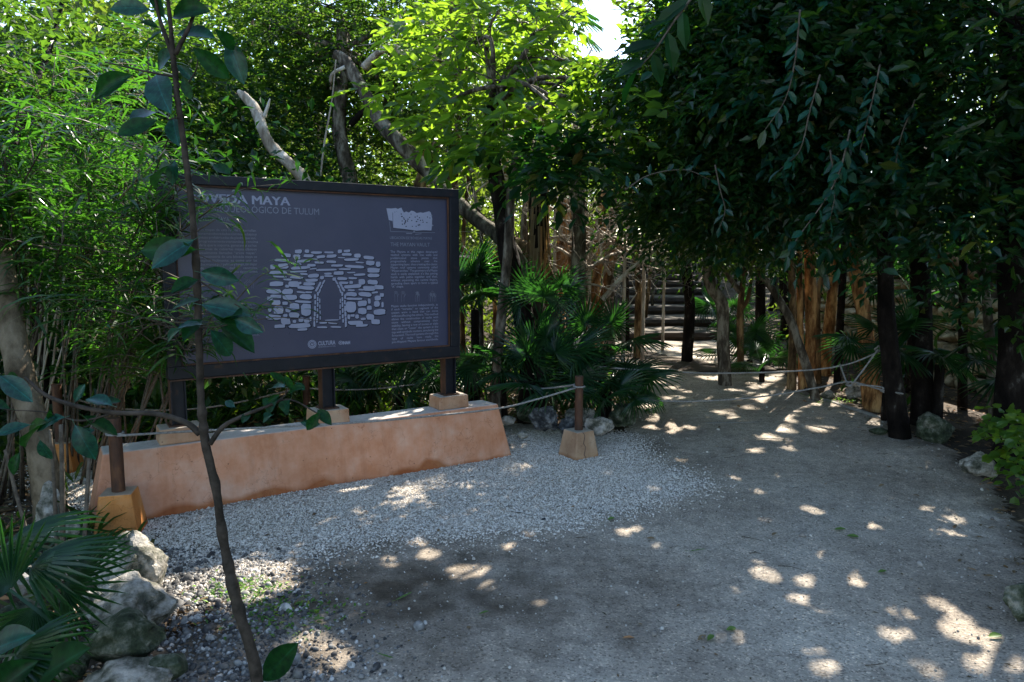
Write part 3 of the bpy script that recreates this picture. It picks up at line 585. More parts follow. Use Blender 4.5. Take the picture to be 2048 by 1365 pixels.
md.build('vault_drawing_shadow', M['print_dark'], sign); ml.build('vault_drawing', M['print'], sign)
# site map
mb = MB()
pr(mb, [c4(*q) for q in [(1483,205),(1520,207),(1550,203),(1565,210),(1590,200),(1600,222),(1610,236),(1625,228),(1645,236),(1662,222),(1680,226),(1700,240),(1730,234),(1745,238),(1790,226),(1802,236),(1812,280),(1810,330),(1806,365),(1750,362),(1700,366),(1600,352),(1530,346),(1526,296),(1500,290)][::-1]], .0006)
mb.build('site_map', M['print'], sign)
def line(mb, pts, th, lift=.0012, px=c4):
    q = [np.array(px(*p)) for p in pts]
    for a, b in zip(q[:-1], q[1:]):
        d = b-a; l = np.hypot(*d)+1e-9; nn = np.array([-d[1], d[0]])/l*th/2
        pr(mb, [tuple(a-nn), tuple(b-nn), tuple(b+nn), tuple(a+nn)], lift)
mb = MB(); line(mb, [(1528,235),(1530,345)], .003); line(mb, [(1528,346),(1600,356),(1700,369),(1808,368)], .004)
R3 = random.Random(5)
for k in range(34):
    x = R3.gauss(1660, 55) if k < 24 else R3.uniform(1540, 1795); y = R3.gauss(290, 22); x = min(1795, max(1540, x)); y = min(335, max(246, y))
    pr(mb, [c4(x+R3.uniform(3, 8)*math.cos(t), y+R3.uniform(3, 6)*math.sin(t)) for t in (5.2, 4.1, 3.0, 1.9, .8)], .0012)
mb.build('map_marks', M['print_dark'], sign)
mb = MB(); line(mb, [(1505,300),(1512,372),(1600,374),(1680,378),(1832,380)], .0028); line(mb, [(1625,385),(1668,387)], .006); line(mb, [(1690,392),(1735,388)], .004)
def ring(mb, x, y, r0, r1, k=24, px=c4, lift=.0012):
    for i in range(k):
        a, b = i/k*6.2832, (i+1)/k*6.2832
        pr(mb, [px(x+r*math.cos(t), y+r*math.sin(t)) for r, t in ((r0, a), (r1, a), (r1, b), (r0, b))][::-1], lift)
ring(mb, 1682, 372, 0, 7, 8); ring(mb, 1806, 256, 0, 6, 8); ring(mb, 1815, 328, 0, 6, 8); ring(mb, 1543, 232, 0, 5, 8)
mb.build('map_roads', M['print_mid'], sign)
# emblems beside the lettering at the foot of the board
mb = MB(); ring(mb, 949, 1182, 26, 31); ring(mb, 949, 1182, 17, 23)
line(mb, [(938,1192),(941,1178),(949,1170),(958,1176),(961,1190),(951,1197),(940,1194)], .0022); line(mb, [(934,1168),(943,1178),(955,1182),(964,1172)], .002); ring(mb, 949, 1184, 0, 7, 10)
ring(mb, 1153, 1171, 10, 14, 18)
for a in range(4): line(mb, [(1153+8*math.cos(a*.785), 1171+8*math.sin(a*.785)), (1153-8*math.cos(a*.785), 1171-8*math.sin(a*.785))], .0018)
o = mb.build('emblems', M['print'], sign); o['kind'] = 'stuff'
# line drawings of hands
mb = MB()
def hand(x, y0, y1, lean, w_=9):
    line(mb, [(x-w_, y1), (x-w_+lean*.4, (y0+y1)/2), (x-w_*1.2+lean, y0+26)], .0013); line(mb, [(x+w_, y1), (x+w_+lean*.4, (y0+y1)/2), (x+w_*1.2+lean, y0+26)], .0013)
    for k in range(4):
        fx = x+lean-w_+k*w_*.62; line(mb, [(fx, y0+26), (fx-2, y0+4+abs(k-1.5)*3), (fx+3, y0+2+abs(k-1.5)*3), (fx+5, y0+26)], .0011)
    line(mb, [(x+w_*1.2+lean, y0+34), (x+w_*2+lean, y0+22), (x+w_*2.3+lean, y0+24), (x+w_+lean*.6, y0+46)], .0011)
for hx, l in ((1553, -2), (1600, 2)): hand(hx, 797, 878, l)
hand(1696, 800, 876, 4, 6); hand(1714, 800, 876, -6, 6); hand(1806, 812, 876, -3, 6); hand(1824, 812, 876, -1, 6)
line(mb, [(1790,876),(1788,826),(1813,798),(1840,826),(1838,876)], .0013); line(mb, [(1799,876),(1797,832),(1813,812),(1830,832),(1829,876)], .0011)
line(mb, [(462,780),(462,742),(492,716),(526,744),(526,780)], .0013); line(mb, [(474,780),(474,748),(493,730),(514,748),(514,780)], .0011)
for hx in (300, 345): hand(hx, 725, 800, 0)
mb.build('hand_drawings', M['print_mid'], sign)

def text_mesh(body, size, bold=0.0, sp=1.0, lsp=1.0):
    c = bpy.data.curves.new('lettering', 'FONT'); c.body = body; c.size = size; c.offset = bold; c.space_word = sp; c.space_character = lsp; c.resolution_u = 2
    o = bpy.data.objects.new('tmp', c); me = bpy.data.meshes.new_from_object(o); bpy.data.objects.remove(o); bpy.data.curves.remove(c)
    v = np.zeros(len(me.vertices)*3, np.float32); me.vertices.foreach_get('co', v); return me, v.reshape(-1, 3)
def put_text(mb, body, size, at, width=None, bold=0.0, justify=False, xs_=1.0, lift=.0012):
    me, v = text_mesh(body, size, bold)
    if not len(v): return
    if justify and ' ' in body and width:
        w1 = np.ptp(v[:, 0]); me2, v2 = text_mesh(body, size, bold, 3.0); w3 = np.ptp(v2[:, 0]); bpy.data.meshes.remove(me2)
        sp = max(.3, 1+2*(width-w1)/max(1e-6, w3-w1)); bpy.data.meshes.remove(me); me, v = text_mesh(body, size, bold, sp)
    elif width: xs_ = width/np.ptp(v[:, 0])
    v = v.copy(); v[:, 0] = (v[:, 0]-v[:, 0].min())*xs_
    pts = np.array([S(at[0]+x, TP-lift, at[1]+y) for x, y, _ in v])
    fs = {}
    for p in me.polygons: fs.setdefault(len(p.vertices), []).append(list(p.vertices))
    mb.add(pts, [np.array(f) for f in fs.values()]); bpy.data.meshes.remove(me)
mt = MB(); a = c4(96, 178); b = c4(790, 190); a = (a[0]-.025, (a[1]+b[1])/2)
for dx_, lf_ in ((-.0028, .0009), (0, .0013), (.0028, .0017)): put_text(mt, 'BÓVEDA MAYA', .080, (a[0]+dx_, b[1]+.004), b[0]-a[0], lift=lf_)
mt.build('title_lettering', M['print'], sign)
mt = MB(); b = c4(1000, 255); a0_ = c4(60, 225)[0]
put_text(mt, 'SITIO ARQUEOLÓGICO DE TULUM', .062, (a0_-.01, b[1]+.002), b[0]-a0_+.01)
b = c4(356, 300); put_text(mt, 'LA BÓVEDA MAYA', .04, (c4(70, 300)[0]-.01, b[1]), b[0]-c4(70, 300)[0]+.01)
a, b = c4(1513, 478), c4(1795, 480); put_text(mt, 'THE MAYAN VAULT', .04, (a[0], b[1]), b[0]-a[0])
a, b = c4(1508, 426), c4(1810, 430); put_text(mt, 'UBICACIÓN DE BÓVEDAS MAYAS', .028, (a[0], b[1]), b[0]-a[0])
o = mt.build('heading_lettering', M['print_mid'], sign); o['kind'] = 'stuff'
mt = MB(); a, b = c4(992, 1182), c4(1117, 1182); put_text(mt, 'CULTURA', .04, (a[0], b[1]), b[0]-a[0], bold=.0012)
a, b = c4(994, 1198), c4(1117, 1198); put_text(mt, 'SECRETARÍA DE CULTURA', .012, (a[0], b[1]), b[0]-a[0])
a, b = c4(1168, 1179), c4(1222, 1179); put_text(mt, 'INAH', .03, (a[0], b[1]), b[0]-a[0], bold=.0016); mt.build('footer_lettering', M['print'], sign)
EN1 = ['The Mayans in this region developed', 'vaulted systems with low walls and', 'prefabricated stone pieces that', 'progressively advance over the', 'supporting layer, thus creating the classic', 'Mayan roof systems commonly called', '“Mayan arches.” The geometry of a Mayan', 'vault is easily explained: it’s like joining', 'hands with palms together and then,', 'without separating the central fingers,', 'spreading them apart to form a typical', '“A” shape.']
EN2 = ['Mayan vaults function independently, as', 'if each “intrados” or segment of the', 'system were a hand that can move', 'without affecting the others. This method', 'allows the construction of vaults with', 'stone without compromising their', 'stability, leaving a row of stones or slabs', 'that close or “cover” the system at the', 'top with symbolic content, simulating the', 'firmament. The roof systems through this', 'type of vaults have made the', 'pre-Hispanic Mayans famous worldwide.']
ES1 = ['Los mayas de esta región desarrollan', 'sistemas abovedados con muros bajos y', 'piezas prefabricadas de piedra que van,', 'progresivamente avanzando por encima', 'de la que le soporta, generando así los', 'sistemas de cubiertas mayas clásicos', 'usualmente llamados “arcos mayas”.', 'La geometría de una bóveda maya se', 'explica fácilmente: es como unir las', 'dos manos por palmas y luego, sin dejar', 'de unir los dedos centrales,', 'separarlas formando una típica forma']
ES2 = ['Las bóvedas mayas funcionan de manera', 'independiente, como si cada intradós o', 'segmento fuera una mano que se puede', 'mover sin afectar a las otras. Este', 'método permite construir bóvedas con', 'piedra sin comprometer su estabilidad,', 'dejando una hilera de piedras o lajas', 'que cierran o cubren el sistema en la', 'parte superior con contenido simbólico,', 'simulando el firmamento.']
def para(nm, lines, x0, x1, ya, yb, m, size):
    mt = MB(); (sa, za), (sb, zb) = c4(x0, ya), c4(x0+8, yb); s1_ = c4(x1, ya)[0]
    for i, ln in enumerate(lines):
        z = za+(zb-za)*i/(len(lines)-1); last = i == len(lines)-1 and len(ln) < 30
        put_text(mt, ln, size, (sa, z), s1_-sa, justify=not last, bold=.0) if not last else put_text(mt, ln, size, (sa, z), None)
    mt.build(nm, m, sign)
para('english_text', EN1, 1512, 1848, 524, 776, M['print'], .0235)
para('english_text', EN2, 1518, 1853, 916, 1174, M['print'], .0235)
para('spanish_text', ES1, 132, 545, 366, 672, M['print_mid'], .0235)
para('spanish_text', ES2, 140, 560, 915, 1170, M['print_mid'], .0235)

# ================================================================== BOLLARDS AND ROPES
def bollard(name, label, base, foot='plaster_foot', hbase=.235, wb=.125, wt=.085, hp=.42, r=.033, rot=.5, cap=True, group='rusty bollards of the rope barrier'):
    base = np.array(base, float); t = thing(name, label, 'bollard', tuple(base), group)
    c, s = math.cos(rot), math.sin(rot); f = lambda a, b, z: base+np.array([a*c-b*s, a*s+b*c, z])
    mb = MB(); prism(mb, [f(-wb, -wb, -.03), f(wb, -wb, -.03), f(wb, wb, -.03), f(-wb, wb, -.03)], [f(-wt, -wt, hbase), f(wt, -wt, hbase), f(wt, wt, hbase), f(-wt, wt, hbase)])
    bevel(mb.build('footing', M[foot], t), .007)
    mb = MB(); tube(mb, [base+[0, 0, hbase-.01], base+[0, 0, hbase+hp]], [r, r], 20, .003, sub=4)
    p = mb.build('post', M['rust'], t, True); p.modifiers.new('e', 'EDGE_SPLIT').split_angle = .8
    mb = MB(); tube(mb, [base+[0, 0, hbase+hp+.001], base+[0, 0, hbase+hp+.012]], [r+.002, r+.001], 20, 0, sub=1); mb.build('cap', M['rust'], p)
    return base+[0, 0, hbase+hp]
bR = bollard('bollard', 'rusty bollard on a cracked tapered footing at the right end of the sign', G(1159, 924)+[0, .1, 0], 'plaster_pale', rot=.60)
bL = bollard('bollard', 'large rusty bollard on an orange footing near the pale boulder, left end of the sign', G(224, 1080)+[0, .1, 0], hbase=.255, r=.036, rot=.25)
def barepost(label, px, pyt, d, h, r=.035):
    p = P(px, pyt, d); return bollard('bollard', label, (p[0], p[1], p[2]-.66), hp=.42, r=r, rot=.6)
bB = bollard('bollard', 'bollard with a pale footing half hidden behind the leaning trunk at far left', P(128, 985, 5.3)*[1, 1, 0], rot=.2)
bM = barepost('rusty bollard behind the middle sign post', 612, 754, 6.9, .66)
bN = barepost('rusty bollard behind the base, just right of the right sign post', 934, 731, 7.4, .66)
# crack in the right footing
mb = MB(); fb = np.array(G(1159, 924)+[0, .1, 0]); fc, fs_ = math.cos(.6), math.sin(.6)
pts = []
for k in range(9):
    t = k/8; wq = .085+.04*(1-t)*1.0+.0015; a = -.03+.012*math.sin(k*2.1)+.01*t; pts.append(fb+np.array([a*fc+wq*fs_, a*fs_-wq*fc, .235*t]))
tube(mb, pts, [.0018]*9, 4, 0, sub=1); mb.build('crack', M['print_dark'], [o for o in bpy.data.objects if o.name == 'bollard'][0])
def rope(label, pts, r=.0075, sag=None, group='pale ropes of the barrier'):
    mb = MB(); q = []
    pts = [np.array(p, float) for p in pts]
    if sag is not None:
        a, b = pts; q = [a+(b-a)*t - Z*sag*4*t*(1-t) for t in np.linspace(0, 1, 9)]
    else: q = pts
    tube(mb, q, [r]*len(q), 8, .02, sub=5)
    return tag(mb.build('rope', M['rope'], None, True), label, 'rope', group)
tR = bR-[0, 0, .075]; tL = bL-[0, 0, .085]
rope('rope running low in front of the sign base between the right and left bollards', [tR+[-.03, -.04, .0], P(1070, 800, 5.55), P(985, 819, 5.35), P(760, 842, 4.85), P(560, 854, 4.6), P(400, 862, 4.4), tL+[.03, -.035, .0]], .0075)
rope('rope sagging between the right bollard and the post behind the sign base', [tR+[0, .03, .02], bN-[-.03, 0, .08]], sag=.09)
rope('rope between the two bollards behind the right half of the sign', [bN-[.03, 0, .08], bM-[-.03, 0, .11]], sag=.07)
rope('rope running from behind the middle sign post towards the far left', [bM-[.03, 0, .10], P(420, 815, 6.2), P(240, 818, 5.7), bB-[0, 0, .06]])
for p_, nm in ((tR, 'right'), (tL, 'left')):
    mb = MB(); th = np.linspace(0, 6.2832*1.6, 20); rr_ = .043
    tube(mb, [p_+np.array([rr_*math.cos(a), rr_*math.sin(a), .006*a/6.28]) for a in th], [.0072]*20, 8, .02, sub=2)
    tag(mb.build('rope_loop', M['rope'], None, True), f'rope loop wound round the {nm} rusty bollard below its top' if nm == 'right' else 'rope loop wound round the rusty bollard beside the pale boulder', 'rope')
TX = [P(1188, 733, 6.6), P(1300, 742, 6.7), P(1440, 747, 6.8), P(1600, 742, 6.7), P(1686, 731, 6.6), P(1740, 712, 6.5), P(1795, 683, 6.25)]
rope('upper rope across the path, tied to the dark trunk on the right', TX)
LX = [P(1232, 791, 6.4), P(1320, 802, 6.4), P(1420, 802, 6.4), P(1530, 793, 6.4), P(1640, 775, 6.4), P(1700, 764, 6.4), P(1755, 778, 6.35), P(1800, 788, 6.2)]
rope('lower rope sagging across the path, tied to the dark trunk on the right', LX)
rope('slack rope end hanging from the upper rope down to the knot of the lower rope', [P(1680, 729, 6.6), P(1688, 752, 6.5), P(1697, 770, 6.42), P(1706, 766, 6.4), P(1728, 738, 6.45), P(1756, 699, 6.4)], .008)
rope('short rope tail twisted about the lower rope beside the dark trunk', [P(1715, 770, 6.38), P(1760, 774, 6.33), P(1775, 782, 6.3), P(1806, 788, 6.15)], .007)
for px_k, py_k, d in ((1756, 697, 6.42), (1699, 768, 6.4), (1768, 780, 6.33)):
    mb = MB(); c = P(px_k, py_k, d); tube(mb, [c+np.array([.022*math.cos(a)*(1+.3*math.sin(2*a)), .015*math.sin(2*a), .02*math.sin(a)]) for a in np.linspace(0, 9, 22)], [.0068]*22, 7, .02, sub=2)
    tag(mb.build('rope_knot', M['rope'], None, True), {1756: 'knot in the upper rope beside the dark trunk', 1699: 'knot in the lower rope where the slack end joins', 1768: 'knot in the lower rope nearest the dark trunk'}[px_k], 'knot')

# ================================================================== ROCKS
def rock_mesh(name, c, r, seed, sub=4, rough=.28, rot=0.0, cuts=9):
    """angular boulder: a sphere cut by planes, then roughened"""
    import bmesh
    bm = bmesh.new(); bmesh.ops.create_icosphere(bm, subdivisions=sub, radius=1)
    v = np.array([x.co for x in bm.verts]); f = np.array([[q.index for q in p.verts] for p in bm.faces]); bm.free()
    R_ = np.random.default_rng(seed); d = nrm(R_.normal(size=(cuts, 3))); h = R_.uniform(.55, .85, cuts)
    for k in range(cuts):
        s = v@d[k]; over = np.maximum(0, s-h[k]); v = v - d[k]*over[:, None]*.92
    nz = np.array([noise.fractal(Vector(p*1.6+seed*7.1), 1.0, 2.1, 5) for p in v]); n2_ = np.array([abs(noise.fractal(Vector(p*5.5+seed*3.3), .8, 2.2, 5)) for p in v]); v = v*(1+rough*nz*.55-rough*.20*n2_)[:, None]
    c_, s_ = math.cos(rot), math.sin(rot); v = v*np.array(r); v = np.c_[v[:, 0]*c_-v[:, 1]*s_, v[:, 0]*s_+v[:, 1]*c_, v[:, 2]]
    return np_mesh(name, v+np.array(c), [f], True)
def rock(label, px, py, d, rx, rz, ry=None, m='rock', seed=1, rot=0.3, sub=5, rough=.34, name='rock'):
    c = P(px, py, d); o = link(name, rock_mesh(name, c, (rx, ry or rx*.8, rz), seed, sub, rough, rot), M[m])
    o.modifiers.new('e', 'EDGE_SPLIT').split_angle = .75
    return tag(o, label, 'rock')
rock('dark grey angular rock left of the right bollard', 1089, 838, 6.05, .14, .13, m='rock_dark', seed=3)
rock('pale flat rock directly behind the right bollard', 1160, 835, 6.35, .17, .10, m='rock', seed=4)
rock('small mottled rock touching the foot of the right bollard', 1136, 855, 6.0, .10, .08, m='rock_dark', seed=5)
rock('pale moss-stained rock right of the right bollard', 1197, 852, 5.95, .13, .085, m='rock', seed=6)
rock('mossy green rock under the fan palm at the path edge', 1244, 835, 6.35, .14, .13, m='rock_moss', seed=7)
rock('small white stone beside the end of the terracotta base', 1015, 840, 6.3, .08, .05, m='rock', seed=8, sub=3)
rock('little white stone on the gravel before the dark rock', 1046, 870, 5.85, .05, .035, m='rock', seed=9, sub=3)
rock('brown shaded rock behind the dark angular rock', 1056, 832, 6.6, .11, .09, m='rock_moss', seed=10, sub=3)
rock('large green mossy rock beside the dark rope trunk', 1866, 858, 6.15, .185, .165, m='rock_moss', seed=11)
rock('small brown rock lying on the path before the dark rope trunk', 1757, 862, 6.35, .09, .035, m='rock_moss', seed=12, sub=3)
rock('pale mottled rock at the right border of the path', 1962, 930, 5.0, .14, .10, m='rock', seed=13)
rock('rock cut off by the right edge of the picture near the bottom', 2060, 1195, 2.95, .10, .10, m='rock_moss', seed=14)
rock('sunlit brown rock in the weeds left of the leaning red trunk', 1708, 782, 8.2, .16, .10, m='rock', seed=15)
rock('small rock between the weeds at the path edge', 1655, 790, 8.1, .09, .06, m='rock', seed=16, sub=3)
rock('big pale boulder with a sunlit top beside the orange footing', 262, 1150, 3.15, .17, .20, m='rock', seed=21, ry=.2)
rock('low cream boulder below the sunlit boulder', 250, 1205, 2.95, .20, .13, m='rock', seed=22, ry=.16)
rock('rounded dark mossy boulder low on the left', 245, 1282, 2.62, .155, .105, m='rock_moss', seed=23, ry=.13)
rock('rough pale boulder cut off by the bottom edge', 255, 1365, 2.42, .15, .07, m='rock', seed=24, ry=.12)
rock('upright white stone beside the leaning trunk', 98, 1025, 3.9, .085, .17, m='rock', seed=25, ry=.07)
rock('white stone lying at the foot of the upright stone', 130, 1055, 3.7, .10, .08, m='rock', seed=26)
rock('reddish sunlit stone behind the palm blades', 60, 1160, 3.2, .15, .07, m='rock', seed=27)
rock('pinkish stone between the boulder and the dark palm', 140, 1120, 3.3, .09, .06, m='rock', seed=28)
rock('brown rock in the dark corner below the palm', 95, 1330, 2.5, .14, .09, m='rock_moss', seed=29)
rock('small mossy stone right of the rough pale boulder', 340, 1330, 2.5, .075, .055, m='rock_moss', seed=30, sub=3)
rock('shaded grey stone left of the rounded mossy boulder', 30, 1245, 2.8, .14, .10, m='rock_moss', seed=31)
for k, (a, b, d, r, mm) in enumerate([(583, 1084, 3.95, .016, 'rock_dark'), (1088, 1043, 4.35, .018, 'rock_dark'), (640, 1338, 2.66, .016, 'rock'), (655, 1318, 2.74, .013, 'rock'), (716, 1298, 2.8, .012, 'rock'), (628, 1305, 2.8, .018, 'rock_dark'), (1308, 1357, 2.6, .013, 'rock'), (2020, 1248, 3.05, .016, 'rock'), (600, 1338, 2.65, .022, 'rock'), (1210, 1043, 4.3, .012, 'rock_dark')]):
    c = G(a, b); o = link('stone', rock_mesh('stone', c+[0, 0, r*.5], (r, r*.8, r*.7), 40+k, 2, .25), M[mm])
    tag(o, ['grey stone on the gravel near the thin stem', 'dark stone on the gravel at the edge of the sand', 'pinkish stone low beside the thin stem', 'light stone just above the pinkish stones', 'white pebble right of the pinkish stones', 'dark stone at the edge of the pebbly earth', 'white stone at the bottom edge of the sand', 'white stone by the rock at the right edge', 'cream stone in the pebbles nearest the thin stem', 'small dark stone on the sand below the right bollard'][k], 'stone')

# dry stone retaining wall on the right, behind the trunks
wl = thing('dry_stone_wall', 'rough dry stone retaining wall behind the trunks right of the path', 'wall', tuple(P(1800, 760, 9.6)*[1, 1, 0]))
WA, WB = P(1630, 700, 12.3)*[1, 1, 0], P(2150, 700, 7.4)*[1, 1, 0]; WU = nrm(WB-WA); WL = float(np.linalg.norm(WB-WA)); WN = np.array([-WU[1], WU[0], 0])
if WN[1] < 0: WN = -WN
gz = float(H(np.array(WA[0]), np.array(WA[1])))
wm = [rock_mesh('stone', (0, 0, 0), (.56, .56, .56), 60+k, 3, .25, 0, 14) for k in range(10)]
z = -.02; cnt = 0
while z < 2.0 and cnt < 290:
    hrow = rng.uniform(.14, .21); s = rng.uniform(-.1, .1)
    while s < WL and cnt < 290:
        lw = rng.uniform(.15, .28); zz = z+hrow/2
        if zz < 1.15+.55*math.sin(s*1.1+1.0)+.5:
            c = WA+WU*(s+lw/2)+WN*(rng.uniform(-.03, .05)+z*.10)+Z*zz
            o = link('stone', wm[rng.integers(0, 10)], M['wall_stone'], wl, local=True)
            o.location = tuple(c-np.array(wl.location)); o.scale = (lw*1.10, .30, hrow*1.12); o.rotation_euler = (rng.uniform(-.12, .12), rng.uniform(-.12, .12), math.atan2(WU[1], WU[0])); cnt += 1
        s += lw
    z += hrow
mb = MB(); mb.box((WA+WB)/2+WN*.45+Z*.75, WU*(WL/2), WN*.3, Z*.9); mb.build('earth_fill', M['soil'], wl)

# ================================================================== TREES
def trunk(t, pts, rad, m, name='trunk', sides=12, lump=.07, sub=6):
    mb = MB(); tube(mb, pts, rad, sides, lump, sub=sub, seed=rng.uniform(0, 9)); return mb.build(name, M[m], t, True)
def tree(label, px, m, cat='tree', name='tree', group=None, lump=.07, flare=True):
    """px: rows (x, y, depth, width in photo pixels)"""
    pts = [P(a, b, d) for a, b, d, w_ in px]; rad = [w_*d/FPX/2 for a, b, d, w_ in px]
    base = pts[-1]; t = thing(name, label, cat, tuple(base), group)
    g = float(H(np.array(base[0]), np.array(base[1]))) if base[1] > 9.5 else -.02
    if base[2] > g: pts.append(np.array([base[0]+.01, base[1], g-.05])); rad.append(rad[-1]*1.15)
    else: pts[-1] = np.array([base[0], base[1], min(base[2], g)-.03])
    if flare: rad[-1] *= 1.2
    trunk(t, pts, rad, m, lump=lump); return t
def limb(t, px, m, name='limb', lump=.05, sides=8):
    pts = [P(a, b, d) for a, b, d, w_ in px]; rad = [w_*d/FPX/2 for a, b, d, w_ in px]
    return trunk(t, pts, rad, m, name, sides, lump)
def limbs_to(t, src, blobs, r, m, seed=1, n=None):
    mb = MB(); R_ = random.Random(seed); src = np.array(src)
    for b in blobs[:n]:
        e = np.array(b[:3]); mid = (src+e)/2+np.array([R_.uniform(-.3, .3), R_.uniform(-.3, .3), R_.uniform(0, .3)])
        tube(mb, [src, mid, e], [r, r*.6, r*.25], 6, .05, sub=4)
        for k in range(5):
            branchy(mb, mid+(e-mid)*R_.random(), [R_.gauss(0, 1), R_.gauss(0, 1), R_.gauss(.1, .5)], b[3]*.8, r*.25, 1, R_.random()*1e6, sides=4)
    return mb.build('limbs', M[m], t, True)

# --- the bright broad-leaved tree in the middle
t = tree('tree with bright backlit broad leaves reaching over the path in the middle', [(985, 210, 7.2, 24), (982, 290, 7.1, 28), (1000, 400, 7.0, 34), (1015, 500, 6.9, 38), (1040, 600, 6.9, 42), (1062, 740, 6.9, 48)], 'bark_dark')
cb = [pb(1000, 190, 6.6, 1.0, .8, .6), pb(1150, 120, 6.9, .55, .7, .55, 1.3), pb(930, 105, 7.2, .55, .8, .45), pb(1130, 230, 6.2, .75, .6, .35, 1.2), pb(1060, 70, 7.2, .8, .9, .5), pb(1230, 215, 6.6, .35, .5, .30), pb(1000, 20, 7.6, .9, .8, .4), pb(1300, 190, 6.4, .3, .4, .25, .8)]
crown(t, cb, 470, 9, .46, .165, .074, M['leaf_bright'], 'oval', droop=.25, clump=.22, nclump=120, up=.75)
crown(t, [pb(1100, 305, 5.6, .50, .35, .16), pb(1110, 345, 5.5, .30, .25, .16), pb(1020, 270, 5.8, .4, .3, .12), pb(1190, 300, 5.9, .35, .3, .14)], 100, 9, .34, .13, .062, M['leaf_dark'], 'oval', droop=.5, name='low_crown', up=.8)
limbs_to(t, P(985, 210, 7.2), cb, .035, 'bark_grey', 5)
limb(t, [(905, 200, 7.0, 9), (960, 178, 6.8, 9), (1060, 172, 6.6, 7), (1130, 215, 6.4, 5)], 'bark_grey')
limb(t, [(1050, 225, 6.6, 4), (1110, 190, 6.5, 7), (1180, 205, 6.4, 7), (1260, 170, 6.3, 4)], 'bark_grey')

# --- leaning grey trunk with a broken top, behind the sign
t = tree('thick leaning grey trunk with a broken top, rising behind the right end of the sign', [(668, 108, 8.6, 16), (690, 122, 8.6, 24), (722, 175, 8.5, 25), (762, 245, 8.4, 27), (803, 290, 8.3, 32), (840, 330, 8.3, 28), (880, 372, 8.2, 25), (945, 432, 7.9, 28), (1005, 480, 7.6, 30), (1045, 540, 7.6, 34), (1075, 640, 7.7, 40)], 'bark_grey', lump=.10)
limb(t, [(728, 135, 8.4, 16), (750, 112, 8.3, 13), (778, 96, 8.2, 13), (810, 106, 8.1, 16), (842, 130, 8.1, 14), (868, 145, 8.1, 11), (890, 128, 8.1, 10), (925, 108, 8.1, 9), (975, 82, 8.1, 8), (1020, 68, 8.1, 6)], 'dead_wood')
limb(t, [(842, 132, 8.1, 10), (868, 125, 8.1, 9), (895, 120, 8.1, 4)], 'bark_grey')
mb = MB(); 
for k, (a, b) in enumerate([(790, 100), (812, 106), (760, 105), (925, 110), (870, 140), (970, 84)]): branchy(mb, P(a, b, 8.1), [R3.gauss(0, .6), -.1, R3.gauss(.5, .5)], .45, .012, 2, 30+k, sides=4)
mb.build('twigs', M['dead_wood'], t, True)
limb(t, [(690, 135, 8.5, 8), (664, 150, 8.5, 7), (662, 180, 8.5, 5)], 'dead_wood')
# --- snag
t = tree('bleached broken dead snag leaning left above the sign', [(476, 182, 7.6, 7), (490, 195, 7.6, 17), (512, 222, 7.6, 20), (528, 265, 7.5, 21), (548, 300, 7.5, 23), (580, 330, 7.4, 22), (615, 370, 7.4, 24), (640, 450, 7.4, 26)], 'dead_wood', 'dead tree', 'dead_tree', lump=.14)
limb(t, [(528, 235, 7.5, 8), (535, 215, 7.5, 6), (540, 198, 7.5, 3)], 'dead_wood')
# --- upright trunk behind the sign
t = tree('upright mottled grey trunk standing behind the middle of the sign', [(684, 60, 9.6, 22), (685, 140, 9.5, 24), (680, 200, 9.5, 26), (678, 260, 9.5, 27), (688, 310, 9.4, 28), (700, 365, 9.4, 30), (705, 480, 9.4, 32)], 'bark_grey')
cb2 = [pb(560, 150, 10, 1.3, 1.0, .7), pb(700, 60, 10.2, 1.6, 1.2, .9), pb(620, 260, 10.3, 1.4, 1.0, .8), pb(800, 180, 10.6, 1.4, 1.0, .8), pb(760, 330, 10.4, 1.2, .8, .6), pb(520, 50, 9.6, .9, .8, .6, .8), pb(640, 5, 9.8, 1.6, .8, .5), pb(850, 30, 10.4, 1.0, .9, .7)]
crown(t, cb2, 2500, 11, .42, .085, .042, M['leaf_mid'], droop=.3, clump=.25, nclump=330)
limbs_to(t, P(684, 100, 9.5), cb2, .04, 'bark_grey', 8)
limb(t, [(700, 250, 9.4, 12), (715, 235, 9.4, 14), (740, 205, 9.4, 10), (780, 160, 9.5, 8)], 'bark_dark')
t = tree('slim smooth trunk leaning right behind the top right corner of the sign', [(890, 232, 9.4, 16), (880, 270, 9.4, 18), (862, 310, 9.4, 20), (845, 350, 9.3, 22), (835, 400, 9.3, 24), (830, 520, 9.3, 26)], 'bark_tan')
crown(t, [pb(900, 200, 9.8, .8, .7, .5), pb(960, 260, 9.8, .7, .6, .5)], 300, 10, .4, .08, .04, M['leaf_mid'])
t = tree('brown ringed palm trunk rising straight behind the sign corner', [(925, -20, 10.0, 50), (920, 80, 10, 46), (915, 180, 10.0, 26), (913, 270, 10.0, 22), (905, 340, 10, 24), (900, 400, 10, 26), (895, 520, 10, 30)], 'bark_tan', 'palm', 'palm_tree', lump=.05)
t = tree('slender pale trunk standing just right of the sign among the palms', [(1035, 300, 6.6, 16), (1022, 380, 6.6, 18), (1018, 480, 6.6, 19), (1008, 580, 6.6, 20), (996, 700, 6.6, 21), (990, 795, 6.6, 22)], 'bark_grey')
t = tree('shaggy palm trunk hung with dry fibre right of the leaning trunk', [(1078, 350, 8.6, 30), (1076, 420, 8.6, 40), (1074, 490, 8.6, 30), (1066, 560, 8.6, 20), (1066, 640, 8.6, 22)], 'bark_dark', 'palm', 'palm_tree', lump=.12)
mb = MB()
